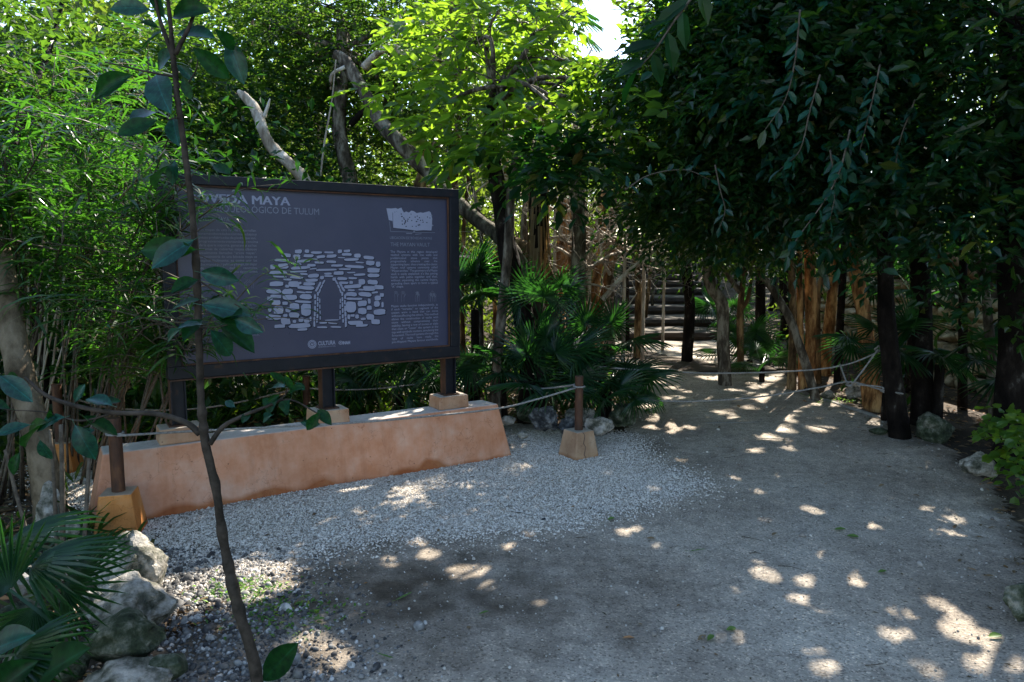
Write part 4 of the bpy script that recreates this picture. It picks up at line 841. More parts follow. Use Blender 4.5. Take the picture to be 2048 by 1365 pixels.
for k in range(110):
    a = rng.uniform(0, 6.28); zt = rng.uniform(350, 520); c = P(1077, zt, 8.6); q = c+np.array([math.cos(a), math.sin(a), 0])*.11; l = rng.uniform(.25, .6)
    e = q+np.array([math.cos(a)*.04, math.sin(a)*.04, -l]); s = np.array([-math.sin(a), math.cos(a), 0])*rng.uniform(.006, .02)
    mb.add([q-s, q+s, e+s*.4, e-s*.4], [[0, 1, 2, 3]])
o = mb.build('hanging_fibre', M['leaf_dry'], t); o['kind'] = 'stuff'
specs = [('straight mottled trunk in front of the dead branches, centre', [(1160, 290, 8.8, 26), (1156, 380, 8.8, 28), (1158, 480, 8.8, 29), (1154, 600, 8.7, 34)], 'bark_grey'),
 ('thick reddish trunk clump behind the fan palms', [(1135, 400, 10, 16), (1126, 480, 10, 24), (1120, 540, 10, 30), (1112, 640, 10, 36)], 'bark_red'),
 ('orange barked trunk leaning right behind the fan palms', [(1228, 340, 9.6, 12), (1210, 420, 9.6, 14), (1206, 480, 9.5, 17), (1194, 550, 9.5, 19), (1184, 640, 9.5, 21)], 'bark_red'),
 ('tan slanting trunk nearest the left side of the stairway', [(1262, 380, 9.8, 10), (1246, 450, 9.7, 13), (1226, 520, 9.6, 15), (1206, 600, 9.6, 17), (1196, 660, 9.6, 22)], 'bark_tan'),
 ('mossy curved log-like trunk low behind the fan palms', [(930, 415, 9.4, 20), (1000, 470, 9, 24), (1050, 500, 8.8, 30), (1090, 545, 8.8, 30), (1110, 640, 8.8, 34)], 'bark_tan'),
 ('dark reddish trunk behind the sign corner', [(850, 300, 10.6, 22), (842, 380, 10.6, 20), (840, 420, 10.6, 18), (840, 520, 10.6, 20)], 'bark_red'),
 ('pale trunk forking above the dead branches', [(1300, 250, 10.8, 10), (1275, 320, 10.7, 14), (1245, 380, 10.7, 16), (1228, 430, 10.6, 18), (1215, 560, 10.6, 20)], 'bark_grey')]
for lb, px, m_ in specs: tree(lb, px, m_)
# vines
for lb, px in [('thin pale liana hanging beside the upright trunk behind the sign', [(672, 120, 8.4, 3), (664, 200, 8.4, 3), (650, 280, 8.4, 4), (641, 352, 8.4, 4)]), ('liana curling above the grey trunk', [(990, 250, 8.4, 4), (1010, 300, 8.4, 4), (1000, 380, 8.4, 4)]), ('pale hanging liana among the dead branches', [(1243, 380, 8.8, 3), (1248, 450, 8.8, 5), (1252, 505, 8.8, 3)])]:
    mb = MB(); tube(mb, [P(a, b, d) for a, b, d, w_ in px], [w_*d/FPX/2 for a, b, d, w_ in px], 5, .05); tag(mb.build('liana', M['dead_wood']), lb, 'vine')
# dead branch tangle
dl = ['bare grey dead branches tangled left of the orange trunk', 'bare forked dead branches between the centre trunks', 'dense grey dead brush beside the stairway', 'pale dead twigs arching towards the stairway', 'dead brush low behind the fan palms', 'dead branches above the shaggy palm trunk', 'thin dead branches hanging before the lower steps', 'dead twigs in front of the upper steps']
for k, (a, b, d, n_, lab) in enumerate([(1180, 520, 9.4, 7, dl[0]), (1110, 430, 9.6, 7, dl[1]), (1250, 500, 9.2, 9, dl[2]), (1290, 440, 9.8, 7, dl[3]), (1060, 560, 9.2, 5, dl[4]), (1130, 340, 10.2, 6, dl[5]), (1330, 500, 12.2, 4, dl[6]), (1290, 500, 13.0, 5, dl[7])]):
    mb = MB(); c = P(a, b, d)
    for j in range(int(n_*1.6)): branchy(mb, c+rng.normal(0, .2, 3), [rng.normal(0, .9), rng.normal(0, .5), rng.uniform(-.1, 1.0)], rng.uniform(.8, 1.4), .022, 4, k*20+j, bend=.4, kids=(2, 4), sides=4)
    z0_ = c.copy(); z0_[2] = -.05; tube(mb, [z0_, c+[0, 0, .1]], [.03, .02], 5)
    tag(mb.build('dead_branches', M['dead_wood'], None, True), lab, 'dead bush')
    HOLES = np.vstack([HOLES, [[*gcoord(c+np.array([a_, 0, .1])), .16] for a_ in (-.4, 0, .4)]])
mb = MB(); tube(mb, [P(1205, 600, 8.8), P(1245, 555, 8.8), P(1290, 518, 8.8), P(1340, 475, 8.8)], [.035, .03, .026, .014], 7, .08); tag(mb.build('dead_pole', M['dead_wood']), 'long bare dead limb slanting up across the foot of the stairway', 'branch')

R5 = random.Random(21)
for i, (a, d) in enumerate([(925, 10.4), (962, 9.6), (990, 11.2), (1048, 10.2), (1066, 11.8), (1098, 9.9), (1140, 11.0), (1172, 10.4), (1192, 12.2), (1222, 11.0), (1252, 12.6), (1276, 11.4)]):
    mt_ = ['bark_tan', 'bark_grey', 'bark_red', 'bark_grey', 'bark_dark', 'bark_tan'][i % 6]; w_ = R5.uniform(7, 15); l_ = R5.uniform(-45, 45); k_ = R5.uniform(-12, 12)
    t = tree(f"slender {dict(bark_tan='tan', bark_grey='grey', bark_red='reddish', bark_dark='dark')[mt_]} trunk, {['first', 'second', 'third', 'fourth', 'fifth', 'sixth', 'seventh', 'eighth', 'ninth', 'tenth', 'eleventh', 'twelfth'][i]} from the left between the sign and the stairway",
             [(a+l_, 210, d, w_*.6), (a+l_*.6+k_, 330, d, w_*.75), (a+l_*.3-k_*.6, 450, d, w_*.9), (a, 560, d, w_), (a, 640, d, w_*1.1)], mt_, group='slender trunks between sign and stairway')
    mb = MB()
    for j in range(3): branchy(mb, P(a+l_*.6+k_, 300+50*j, d), [R5.gauss(0, 1), R5.gauss(0, .4), R5.uniform(.1, .9)], R5.uniform(.6, 1.2), .016, 2, i*7+j, bend=.5, sides=4)
    mb.build('branches', M['dead_wood'], t, True)

# --- trunks beside and on the path
pt = [('slim straight trunk standing on the path at the foot of the stairway', [(1360, 400, 11.0, 18), (1366, 480, 11.0, 18), (1375, 560, 11, 21), (1380, 620, 11, 21), (1374, 714, 11.0, 23)], 'bark_dark'),
 ('bent smooth trunk standing in the middle of the path', [(1424, 480, 9.0, 20), (1416, 530, 9.0, 22), (1424, 575, 9.0, 24), (1444, 610, 9.0, 24), (1446, 680, 9, 25), (1451, 775, 8.95, 27)], 'bark_grey'),
 ('thin forked trunk at the right side of the path behind the bent trunk', [(1492, 530, 10.0, 10), (1484, 575, 10.0, 12), (1480, 640, 10, 13), (1482, 742, 10, 15)], 'bark_tan'),
 ('thin trunk leaning left over the path before the red trunks', [(1520, 545, 8.3, 13), (1552, 590, 8.2, 14), (1580, 640, 8.1, 16), (1602, 700, 8.05, 17), (1618, 750, 8.05, 18), (1632, 803, 8.0, 20)], 'bark_grey'),
 ('straight brown trunk left of the sunlit red pair', [(1582, 420, 8.7, 12), (1583, 520, 8.7, 13), (1585, 640, 8.7, 14), (1583, 784, 8.7, 16)], 'bark_tan'),
 ('sunlit flaky red trunk, thicker of the pair at the path edge', [(1622, 380, 8.75, 20), (1618, 480, 8.75, 20), (1622, 600, 8.75, 22), (1622, 700, 8.7, 21), (1618, 780, 8.7, 20)], 'bark_red'),
 ('slim sunlit red trunk joined to the left of the thicker one', [(1600, 450, 8.7, 10), (1599, 560, 8.7, 11), (1601, 660, 8.7, 12), (1603, 772, 8.7, 13)], 'bark_red'),
 ('thin tan trunk just right of the red pair', [(1650, 540, 9.2, 10), (1636, 590, 9.2, 12), (1634, 660, 9.2, 13), (1636, 760, 9.2, 14)], 'bark_tan'),
 ('smooth orange trunk bending right with a sunlit edge', [(1674, 440, 9.9, 16), (1670, 540, 9.9, 17), (1664, 590, 9.9, 19), (1658, 650, 9.9, 22), (1648, 740, 9.9, 26)], 'bark_red'),
 ('dark trunk bending right with a red sunlit foot', [(1700, 300, 7.6, 22), (1702, 420, 7.6, 24), (1712, 540, 7.6, 26), (1728, 640, 7.6, 28), (1738, 740, 7.6, 34), (1748, 822, 7.55, 44)], 'bark_red'),
 ('dark mottled trunk to which both path ropes are tied', [(1762, 100, 6.3, 34), (1766, 250, 6.3, 36), (1768, 400, 6.3, 38), (1770, 520, 6.3, 30), (1774, 640, 6.3, 33), (1786, 760, 6.3, 38), (1800, 882, 6.25, 42)], 'bark_dark'),
 ('dark spotted trunk behind the large green rock', [(1840, 120, 6.9, 34), (1842, 300, 6.9, 36), (1838, 480, 6.9, 36), (1845, 640, 6.9, 38), (1843, 840, 6.9, 42)], 'bark_dark'),
 ('thin blotched trunk bending beside the yellow lit wall', [(1920, 430, 6.6, 14), (1962, 540, 6.6, 16), (1976, 640, 6.6, 18), (1985, 760, 6.6, 20), (1993, 870, 6.6, 22)], 'bark_grey'),
 ('thick black shaded trunk at the right edge of the picture', [(2036, -40, 5.6, 60), (2034, 200, 5.6, 60), (2032, 500, 5.6, 64), (2030, 700, 5.6, 60), (2020, 960, 5.5, 60)], 'bark_dark'),
 ('thin straight trunk between the green rock and the blotched trunk', [(1922, 300, 7.6, 12), (1926, 500, 7.6, 14), (1925, 840, 7.6, 16)], 'bark_dark'),
 ('dark trunk in the shade right of the forked trunk', [(1522, 520, 11.4, 18), (1520, 640, 11.4, 20), (1518, 740, 11.4, 22)], 'bark_dark')]
PT = {}
for lb, px, m_ in pt: PT[lb] = tree(lb, px, m_)
T = lambda k: PT[pt[k][0]]
limb(T(2), [(1484, 590, 10, 10), (1462, 560, 10, 10), (1440, 525, 10, 8), (1420, 500, 10, 6)], 'bark_grey')
limb(T(2), [(1482, 620, 10, 8), (1495, 600, 10, 8), (1503, 560, 10, 6)], 'bark_tan')
limb(T(9), [(1712, 470, 7.6, 26), (1770, 455, 7.7, 28), (1830, 480, 7.8, 30), (1900, 520, 7.9, 24), (1960, 560, 8, 14)], 'bark_tan')
limb(T(1), [(1424, 480, 9.0, 18), (1440, 440, 9.0, 18), (1452, 380, 9, 16)], 'bark_dark')
# --- crowns that hang over the right half
rb = [pb(1350, 90, 6.4, .8, .8, .6), pb(1450, 200, 6.2, .9, .8, .7), pb(1420, 330, 6.6, .8, .7, .5), pb(1560, 60, 5.6, 1.0, .9, .8), pb(1560, 310, 6.4, .9, .8, .45), pb(1480, 420, 6.8, .6, .6, .25), pb(1370, 330, 7.8, .5, .6, .4), pb(1400, 430, 8.4, .7, .6, .4)]
crown(T(1), rb[:3]+rb[6:], 1500, 11, .36, .085, .04, M['leaf_mid'], droop=.5, clump=.2, nclump=230, hang=.25, name='sunlit_tone_crown')  # lighter leaf colour paints the sunlit left part of this crown
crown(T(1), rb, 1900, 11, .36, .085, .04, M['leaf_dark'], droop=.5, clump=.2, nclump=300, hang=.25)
rb2 = [pb(1650, 180, 6.0, .9, .9, .8), pb(1700, 350, 6.6, .9, .8, .5), pb(1620, 385, 7.2, .8, .6, .28), pb(1750, 60, 5.6, 1.0, 1.0, .8), pb(1780, 300, 5.6, .8, .8, .5), pb(1640, 0, 6.0, 1.0, .9, .6)]
crown(T(10), rb2[:3]+rb2[4:], 500, 8, .4, .13, .058, M['leaf_sky_tint'], 'oval', droop=.6, clump=.25, nclump=90, hang=.3, name='outer_crown')
crown(T(10), rb2, 1400, 11, .36, .085, .042, M['leaf_dark'], droop=.5, clump=.22, nclump=330, hang=.25)
rb3 = [pb(1900, 120, 5.8, 1.0, 1.0, .9), pb(1950, 320, 6.2, 1.0, 1.0, .7), pb(2050, 60, 4.6, .9, 1.0, 1.0), pb(2100, 350, 5.0, .9, 1.0, .9), pb(1850, 350, 7.0, .8, .8, .35), pb(2110, 520, 5.4, .4, .6, .5, .6)]
crown(T(11), rb3, 260, 7, .4, .12, .055, M['leaf_mid'], 'oval', droop=.5, clump=.3, nclump=60, name='outer_crown')  # lighter leaves mixed in as painted highlights among the dark ones
crown(T(11), rb3, 1250, 11, .38, .085, .042, M['leaf_dark'], droop=.4, clump=.25, nclump=330, hang=.1)
rb4 = [pb(1335, 415, 12.5, .8, .6, .35), pb(1270, 400, 13.5, .9, .6, .4), pb(1340, 250, 9.2, .7, .8, .6), pb(1350, 130, 8.6, .6, .7, .5), pb(1340, 350, 10.5, .6, .8, .3), pb(1450, 470, 10.5, 1.0, .8, .4), pb(1560, 480, 10.5, 1.0, .7, .5)]
crown(T(0), rb4, 1150, 11, .4, .095, .046, M['leaf_mid'], droop=.4, clump=.25, nclump=200)
for k, (tt_, bl) in enumerate([(T(1), rb), (T(10), rb2), (T(11), rb3), (T(0), rb4)]): limbs_to(tt_, np.array(bl[0][:3])+[.1, 0, .5], bl, .03, 'bark_dark', 11+k)
# near drooping sprays with big glossy leaves, the blue of the open sky put into their colour
def spray(parent, px, K, L, W, m='leaf_sky_tint', name='spray', r=.006, tpl='oval'):
    c = catmull([P(*p) for p in px], 8); n = len(c); idx = np.linspace(1, n-1, K).astype(int); dv = nrm(np.gradient(c, axis=0))[idx]; org = c[idx]
    side = nrm(np.cross(dv, rng.normal(0, .3, 3)+np.array([0, -1, .2])))*np.where(np.arange(K) % 2, 1, -1)[:, None]; side[-1] *= .1
    d = dv*.6+side*.8+rng.normal(0, .18, (K, 3))+np.array([0, 0, -.35]); nn = np.array([-.05, -.75, .75])+rng.normal(0, .45, (K, 3))
    mb = MB(); tube(mb, [P(*p) for p in px], list(np.linspace(r, r*.4, len(px))), 5, .02); st = mb.build(name, M['twig'], parent, True)
    k = np.ones(K)
    lf = leaves('leaves', org, d, nn, L*rng.uniform(.75, 1.15, K), W*rng.uniform(.85, 1.15, K), M[m], st, tpl, cut=False); return st
for k, (px, K, L) in enumerate([([(1600, 20, 4.2), (1590, 120, 4.2), (1570, 200, 4.2), (1530, 260, 4.2)], 14, .12), ([(1640, 150, 4.3), (1620, 220, 4.3), (1600, 300, 4.3), (1560, 340, 4.3)], 13, .11),
     ([(1700, 260, 4.2), (1680, 340, 4.2), (1650, 400, 4.2), (1600, 470, 4.2), (1575, 510, 4.2)], 15, .12), ([(1660, 300, 4.4), (1670, 380, 4.4), (1660, 440, 4.4)], 9, .12),
     ([(1430, 330, 5.0), (1440, 380, 5.0), (1450, 420, 5.0), (1440, 455, 5.0)], 8, .11), ([(1250, 380, 5.2), (1300, 350, 5.2), (1370, 340, 5.2), (1420, 360, 5.2)], 10, .10), 
     ([(1760, 130, 4.4), (1740, 220, 4.4), (1720, 300, 4.4)], 12, .11), ([(1830, 200, 4.8), (1800, 280, 4.8), (1790, 340, 4.8)], 10, .10)]):
    spray(T(10), px, int(K*1.3), L*.85, L*.36)

# foreground bough at the top, dark broad leaves
t = thing('overhanging_bough', 'close bough with large dark green leaves hanging in from the top above the path', 'branch', tuple(P(1400, -120, 2.6)))
spray(t, [(1420, -140, 2.6), (1390, -20, 2.6), (1350, 40, 2.6), (1310, 100, 2.6), (1275, 140, 2.6)], 11, .135, .055, 'leaf_sap', 'twig')

# --- canopy added to the tall trees, mostly out of view, laid out to shade the clearing
def high(parent, n, x0, x1, y0, y1, z0, z1, L, tf=None, name='shade_canopy', dens=None):
    g = np.c_[rng.uniform(x0, x1, n), rng.uniform(y0, y1, n)]; z = rng.uniform(z0, z1, n)
    if dens is not None: k = rng.random(n) < dens(g[:, 0], g[:, 1]); g, z = g[k], z[k]
    p = np.c_[g + z[:, None]*(SUN[:2]/SUN[2]), z]; n = len(p)
    d = rng.normal(size=(n, 3)); d[:, 2] *= .4; nn = SUN + rng.normal(0, .45, (n, 3))
    el = (p[:, 2]-1.6)/np.maximum(p[:, 1], .1); k = (el > .36) | (p[:, 1] > 24)   # the added canopy stays above the view close to the clearing
    k &= ~((p[:, 1] > 20) & (np.abs(p[:, 0]/p[:, 1]-.118) < .05) & (el < .40))
    p, d, nn = p[k], d[k], nn[k]
    return leaves(name, p, d, nn, L*rng.uniform(.7, 1.25, len(p)), L*.5*rng.uniform(.8, 1.2, len(p)), M['leaf_dark'], parent)
fl = lambda x, y: np.clip((x-.05-.10*np.sin(y*2)-.40*np.maximum(0, y-5.2))/.5, 0, 1)*np.where((x > 3.9+.1*y) & (y > 4.2), .16, 1.0)
high(T(13), 62000, -.3, 9, -2, 11, 6.0, 9.0, .21, dens=fl)
high(T(9), 34000, 0, 12, 8, 36, 7.0, 10.5, .3, dens=lambda x, y: np.clip((x-1.2)/.8, 0, 1)*np.where(x > 4.6+.2*y, .25, 1.0))
high(T(13), 9000, -3.2, .6, -3, 3.0, 5.0, 8.0, .21, dens=lambda x, y: np.clip((2.9-y-.25*x)/.6, 0, 1), name='low_shade_canopy')
# unseen trees added outside the picture to darken its sides
for k, (lb, x, y, h) in enumerate([('added unseen tree shading the right of the clearing beyond the picture edge', 6.3, 1.2, 5.5), ('added unseen tree shading the far right behind the border rocks', 7.0, 4.2, 6.0), ('added unseen tree shading the right of the clearing near the viewer', 5.4, -1.6, 5.0), ('added unseen tree shading the left of the clearing beyond the picture edge', -5.2, 1.6, 4.5)]):
    t = thing('tree', lb, 'tree', (x, y, 0)); trunk(t, [(x, y, -.1), (x+.1, y, h*.5), (x, y+.2, h)], [.14, .11, .07], 'bark_dark')
    crown(t, [(x, y, h*.75, 1.6, 1.8, 1.8, 1), (x, y, h*.35, 1.3, 1.5, 1.3, 1)], 1500, 8, .45, .13, .07, M['leaf_dark'], clump=.35, nclump=150)

# --- left: narrow-leaved shrubs, backlit
def whorls(parent, stems, npt, K, L, W, m, name='foliage'):
    """drooping narrow leaves round the twig tips"""
    pos, d, nn = [], [], []
    for c in stems:
        n = len(c); dv = nrm(np.gradient(c, axis=0))
        for i in np.linspace(n*.15, n-1, npt).astype(int):
            k = rng.integers(int(K*.7), int(K*1.3)); a = rng.uniform(0, 6.28, k); up = dv[i]*rng.uniform(.05, .8, (k, 1))
            out = np.c_[np.cos(a), np.sin(a), rng.uniform(-.25, .45, k)]
            pos.append(c[i]+rng.normal(0, .018, (k, 3))); d.append(out+up); nn.append(np.c_[out[:, :2]*-.3, np.ones(k)]+rng.normal(0, .3, (k, 3)))
    pos, d, nn = map(np.concatenate, (pos, d, nn)); n = len(pos)
    LL = L*rng.uniform(.6, 1.25, n); return leaves(name, pos, d, nn, LL, W*rng.uniform(.8, 1.2, n), M[m], parent, 'lance', cut=True)
ls = [('tall feathery shrub with narrow bright leaves, in front of the left end of the sign', 175, 820, 5.1, [(300, 150), (350, 240), (400, 330), (430, 440), (260, 260), (370, 560), (330, 480), (450, 560), (400, 640), (440, 400), (350, 370), (290, 560)]),
      ('feathery narrow-leaved shrub with backlit yellow-green tips, left of the sign', 120, 820, 5.3, [(200, 110), (260, 180), (130, 240), (300, 250), (170, 330), (230, 400), (290, 340), (120, 420), (190, 500), (250, 560), (150, 180)]),
      ('narrow-leaved shrub with arching sprays at the left edge', 10, 820, 4.6, [(40, 210), (10, 300), (90, 280), (60, 380), (20, 470), (130, 470), (70, 560), (-40, 380), (-60, 260)]),
      ('pale stemmed narrow-leaved shrub behind the others, far left', 60, 760, 6.0, [(60, 130), (110, 120), (220, 130), (300, 170), (180, 200), (60, 300), (250, 300), (330, 300), (120, 330), (20, 190)]),
      ('low dense narrow-leaved shrub between the trunk and the left post', 215, 800, 5.4, [(180, 610), (240, 650), (310, 620), (350, 680), (140, 660), (290, 730), (220, 720), (380, 700)]),
      ('feathery shrub with yellowish drooping leaves over the left post', 260, 800, 5.0, [(400, 690), (430, 650), (350, 700), (470, 620), (440, 700), (500, 650), (330, 640)])]
for k, (lb, bx, by, d, tips) in enumerate(ls):
    base = P(bx, by, d)*[1, 1, 0]; t = thing('narrow_leaved_shrub', lb, 'shrub', tuple(base)); mb = MB(); stems = []
    for a, b in tips:
        e = P(a, b, (3.9 if a > 300 else d-.5)+rng.uniform(-.3, .3)); mid = base*.55+e*.45; mid[2] = max(mid[2], e[2]*.75)+.1; mid = mid+np.array([rng.uniform(-.12, .12), .15, 0]); q = [base+rng.normal(0, .08, 3)*[1, 1, 0], mid, e]
        tube(mb, q, [.009, .007, .003], 5, .03); stems.append(catmull(q, 10)[8:])
        for j in range(6):
            i = rng.integers(8, 20); s0_ = catmull(q, 10)[min(i, 19)]; e2 = s0_+np.array([rng.normal(0, .26), rng.normal(0, .26), rng.uniform(-.05, .28)]); m2_ = (s0_+e2)/2+[0, 0, .06]
            tube(mb, [s0_, m2_, e2], [.005, .003, .0015], 4, 0, sub=3); stems.append(catmull([s0_, m2_, e2], 4))
    mb.build('stems', M['twig'] if k != 3 else M['dead_wood'], t, True)
    whorls(t, stems, 4, 5 if k != 5 else 6, .225 if k not in (4,) else .15, .0155 if k != 2 else .018, 'leaf_lance')
# left background trees
t = tree('pale thick trunk leaning left at the left edge behind the big leaves', [(-40, 380, 4.4, 40), (-4, 500, 4.3, 44), (18, 620, 4.2, 48), (38, 740, 4.1, 50), (78, 880, 4.0, 52), (95, 980, 4.0, 56)], 'bark_pale')
tb = [pb(60, 60, 7.5, 1.4, 1.2, .55), pb(200, 90, 8.2, 1.0, .9, .35), pb(-60, 150, 6.5, 1.2, 1.0, .8), pb(300, 150, 8.6, 1.1, 1.0, .4), pb(430, 90, 9, .8, .8, .45), pb(100, 260, 8, 1.6, 1.0, .8), pb(300, 340, 8.4, 1.6, 1.0, .9)]
crown(t, tb, 1500, 10, .45, .10, .05, M['leaf_mid'], clump=.25, nclump=170)
limb(t, [(-20, 420, 4.9, 40), (60, 200, 6.0, 12), (105, 80, 7.2, 9), (130, -20, 7.4, 8)], 'bark_dark')
t = tree('tree with a dark trunk behind the feathery shrubs', [(90, 100, 8.4, 14), (75, 250, 8.3, 18), (60, 420, 8.2, 22), (70, 700, 8.0, 28)], 'bark_dark')
crown(t, [pb(150, 420, 8.6, 1.8, 1.2, .9), pb(350, 520, 8.8, 1.4, 1.0, .9), pb(100, 600, 8.2, 1.6, 1.0, .8), pb(420, 240, 9.2, 1.3, 1.0, .9), pb(500, 350, 9.6, 1.2, .9, .7)], 1700, 10, .4, .085, .042, M['leaf_dark'], clump=.3, nclump=200)
for lb, px in [('thin brown stem rising at the left just before the bollard', [(184, 850, 3.3, 6), (176, 960, 3.25, 8), (167, 1150, 3.15, 9)]), ('slender stem crossing in front of the upright white stone', [(122, 850, 3.4, 8), (125, 980, 3.4, 10), (126, 1090, 3.4, 11)]), ('thin dark stem beside the leaning trunk at far left', [(100, 860, 3.5, 6), (108, 960, 3.5, 7), (113, 1080, 3.5, 8)]), ('thin crooked stem at the far left edge', [(10, 900, 3.2, 6), (30, 980, 3.2, 7), (55, 1080, 3.2, 8)])]:
    tree(lb, px, 'twig', 'sapling', 'thin_stem', lump=.03, flare=False)

# --- the near sapling
t = thing('sapling', 'tall thin sapling close in front, its stem crossing the sign, with large dark leaves', 'sapling', tuple(P(530, 1480, 1.9)*[1, 1, 0]))
st = [(330, -60, 1.72, 6), (340, 40, 1.74, 8), (346, 110, 1.75, 10), (356, 200, 1.76, 11), (372, 320, 1.78, 12), (386, 440, 1.8, 13), (394, 560, 1.82, 14), (398, 680, 1.83, 14), (402, 800, 1.85, 15), (410, 880, 1.86, 18), (432, 980, 1.88, 17), (450, 1100, 1.9, 19), (478, 1220, 1.9, 22), (515, 1365, 1.9, 25), (540, 1480, 1.9, 27)]
pts = [P(a, b, d) for a, b, d, _ in st]; pts[-1][2] = -.03
sp_ = catmull(np.c_[np.array(pts), [w_*d/FPX/2 for a, b, d, w_ in st]], 7); sp_[:, 3] *= 1+.22*(rng.random(len(sp_)) < .14)+rng.normal(0, .03, len(sp_)); sp_[:-1, :3] += rng.normal(0, .0005, (len(sp_)-1, 3))
trunk(t, sp_[:, :3], list(sp_[:, 3]), 'sap_bark', 'stem', 12, .05, 2)
def sleaf_mesh(wd, droop, fold, seed):
    """a broad leaf 1 long, with a folded midrib, curved margin and a short stalk"""
    R_ = np.random.default_rng(seed); n = 9; u = np.linspace(0, 1, n); wv = wd*np.sin(np.pi*u**1.12)**.8*.5; wv[0] = 0; wv[-1] = 0
    v = []; 
    for i in range(n):
        zc = -droop*u[i]**2; wz = fold*wv[i]; wav = .012*math.sin(i*2.3+seed)
        v += [(u[i], -wv[i], zc+wz+wav), (u[i], -wv[i]*.5, zc+wz*.35), (u[i], 0, zc), (u[i], wv[i]*.5, zc+wz*.35), (u[i], wv[i], zc+wz-wav)]
    f = [[i*5+j, (i+1)*5+j, (i+1)*5+j+1, i*5+j+1] for i in range(n-1) for j in range(4)]
    k = len(v); s = .008
    v += [(-.16, -s, .02), (-.16, s, .02), (.0, s, 0), (.0, -s, 0), (-.16, 0, .02-s*2), (0, 0, -s*2)]; f += [[k, k+1, k+2, k+3], [k, k+3, k+5, k+4], [k+1, k+4, k+5, k+2]]
    return np_mesh('leaf', v, [np.array(f)], True)
slm = [sleaf_mesh(.44+.035*k, .08+.09*k, .3+.15*(k % 3), k) for k in range(4)]
for i, m_ in enumerate(slm): m_.materials.append(M['leaf_sap' if i % 2 == 0 else 'leaf_sap_blue'])
def put_leaf(parent, px0, px1, d0, d1, face=(0, -1, .3), k=0, name='leaf'):
    a, b = P(px0[0], px0[1], d0), P(px1[0], px1[1], d1); L = np.linalg.norm(b-a); x = (b-a)/L; z = np.array(face, float); y = nrm(np.cross(z, x)); z = np.cross(x, y)
    o = link(name, slm[k % 4], None, parent, local=True); o.location = tuple(a-wloc(parent)); o.scale = (L, L, L)
    from mathutils import Matrix
    o.rotation_euler = Matrix(np.array([x, y, z]).T.tolist()).to_euler(); return o
SLV = [((330,60),(278,95),(0,-.6,.8)),((350,72),(423,62),(0,-.7,.7)),((345,35),(400,8),(0,-.9,.3)),((300,20),(222,6),(0,-1,.2)),((385,95),(460,158),(.1,-1,.1)),((355,130),(388,160),(0,-1,.4)),((265,150),(178,188),(0,-1,.25)),((312,150),(315,196),(0,-1,.1)),((365,155),(382,200),(0,-1,.2)),
       ((455,80),(487,165),(.3,-1,0)),((430,60),(475,100),(0,-1,.3)),((312,225),(262,222),(0,-.8,.5)),((315,240),(232,268),(0,-1,.2)),((345,235),(352,285),(.1,-1,0)),((340,330),(296,362),(0,-.7,.7)),((350,320),(338,365),(0,-1,.1)),((425,330),(460,345),(0,-.8,.6)),
       ((330,40),(305,-20),(0,-1,.2)),((280,45),(315,50),(0,-.8,.5)),((350,100),(300,130),(0,-1,.3)),((392,500),(275,500),(0,-1,.2)),((388,480),(300,530),(0,-1,.3)),((396,560),(345,575),(0,-.9,.4)),((400,545),(468,560),(0,-1,.1)),((400,600),(340,615),(0,-.5,.9)),((402,610),(500,625),(0,-.8,.5)),((404,640),(366,668),(0,-.8,.4)),((408,650),(360,642),(0,-.4,.9)),
       ((415,615),(490,640),(0,-1,.2)),((420,660),(468,715),(.1,-.7,.5)),((440,650),(508,690),(.1,-.5,.8)),((470,640),(512,660),(0,-1,.2)),((445,640),(480,622),(0,-.5,.8)),((360,660),(325,685),(0,-.7,.5))]
for i, (a, b, f_) in enumerate(SLV): put_leaf(t, a, b, 1.78+.03*math.sin(i*3), 1.78+.05*math.sin(i*5+1)-.02, f_, i)
for px in [[(400, 868, 1.86, 14), (370, 845, 1.86, 12), (310, 828, 1.86, 11), (230, 826, 1.86, 10), (150, 812, 1.86, 9), (90, 790, 1.86, 8), (50, 755, 1.86, 5)], [(420, 888, 1.86, 12), (445, 855, 1.86, 10), (480, 835, 1.86, 8), (530, 815, 1.87, 6), (580, 800, 1.88, 4), (640, 830, 1.88, 3)], [(545, 812, 1.87, 3), (570, 790, 1.87, 3), (575, 765, 1.87, 2)],
           [(350, 110, 1.75, 10), (380, 50, 1.75, 7), (400, -10, 1.75, 6)], [(349, 120, 1.75, 10), (320, 40, 1.75, 7), (308, -20, 1.75, 6)], [(357, 155, 1.76, 4), (300, 145, 1.76, 4), (210, 125, 1.76, 3)], [(360, 235, 1.76, 4), (335, 240, 1.76, 3)], [(396, 560, 1.82, 4), (440, 590, 1.8, 3), (480, 615, 1.78, 2)], [(378, 165, 1.76, 3), (392, 140, 1.76, 3), (395, 120, 1.76, 2)],
           [(398, 655, 1.82, 4), (430, 655, 1.8, 3), (455, 650, 1.8, 2)], [(230, 826, 1.86, 5), (160, 842, 1.86, 4), (90, 825, 1.86, 3), (10, 820, 1.86, 2)], [(200, 824, 1.86, 4), (180, 850, 1.86, 3), (140, 862, 1.86, 2)]]:
    trunk(t, [P(a, b, d) for a, b, d, _ in px], [w_*d/FPX/2 for a, b, d, w_ in px], 'sap_bark', 'branch', 8, .02, 6)
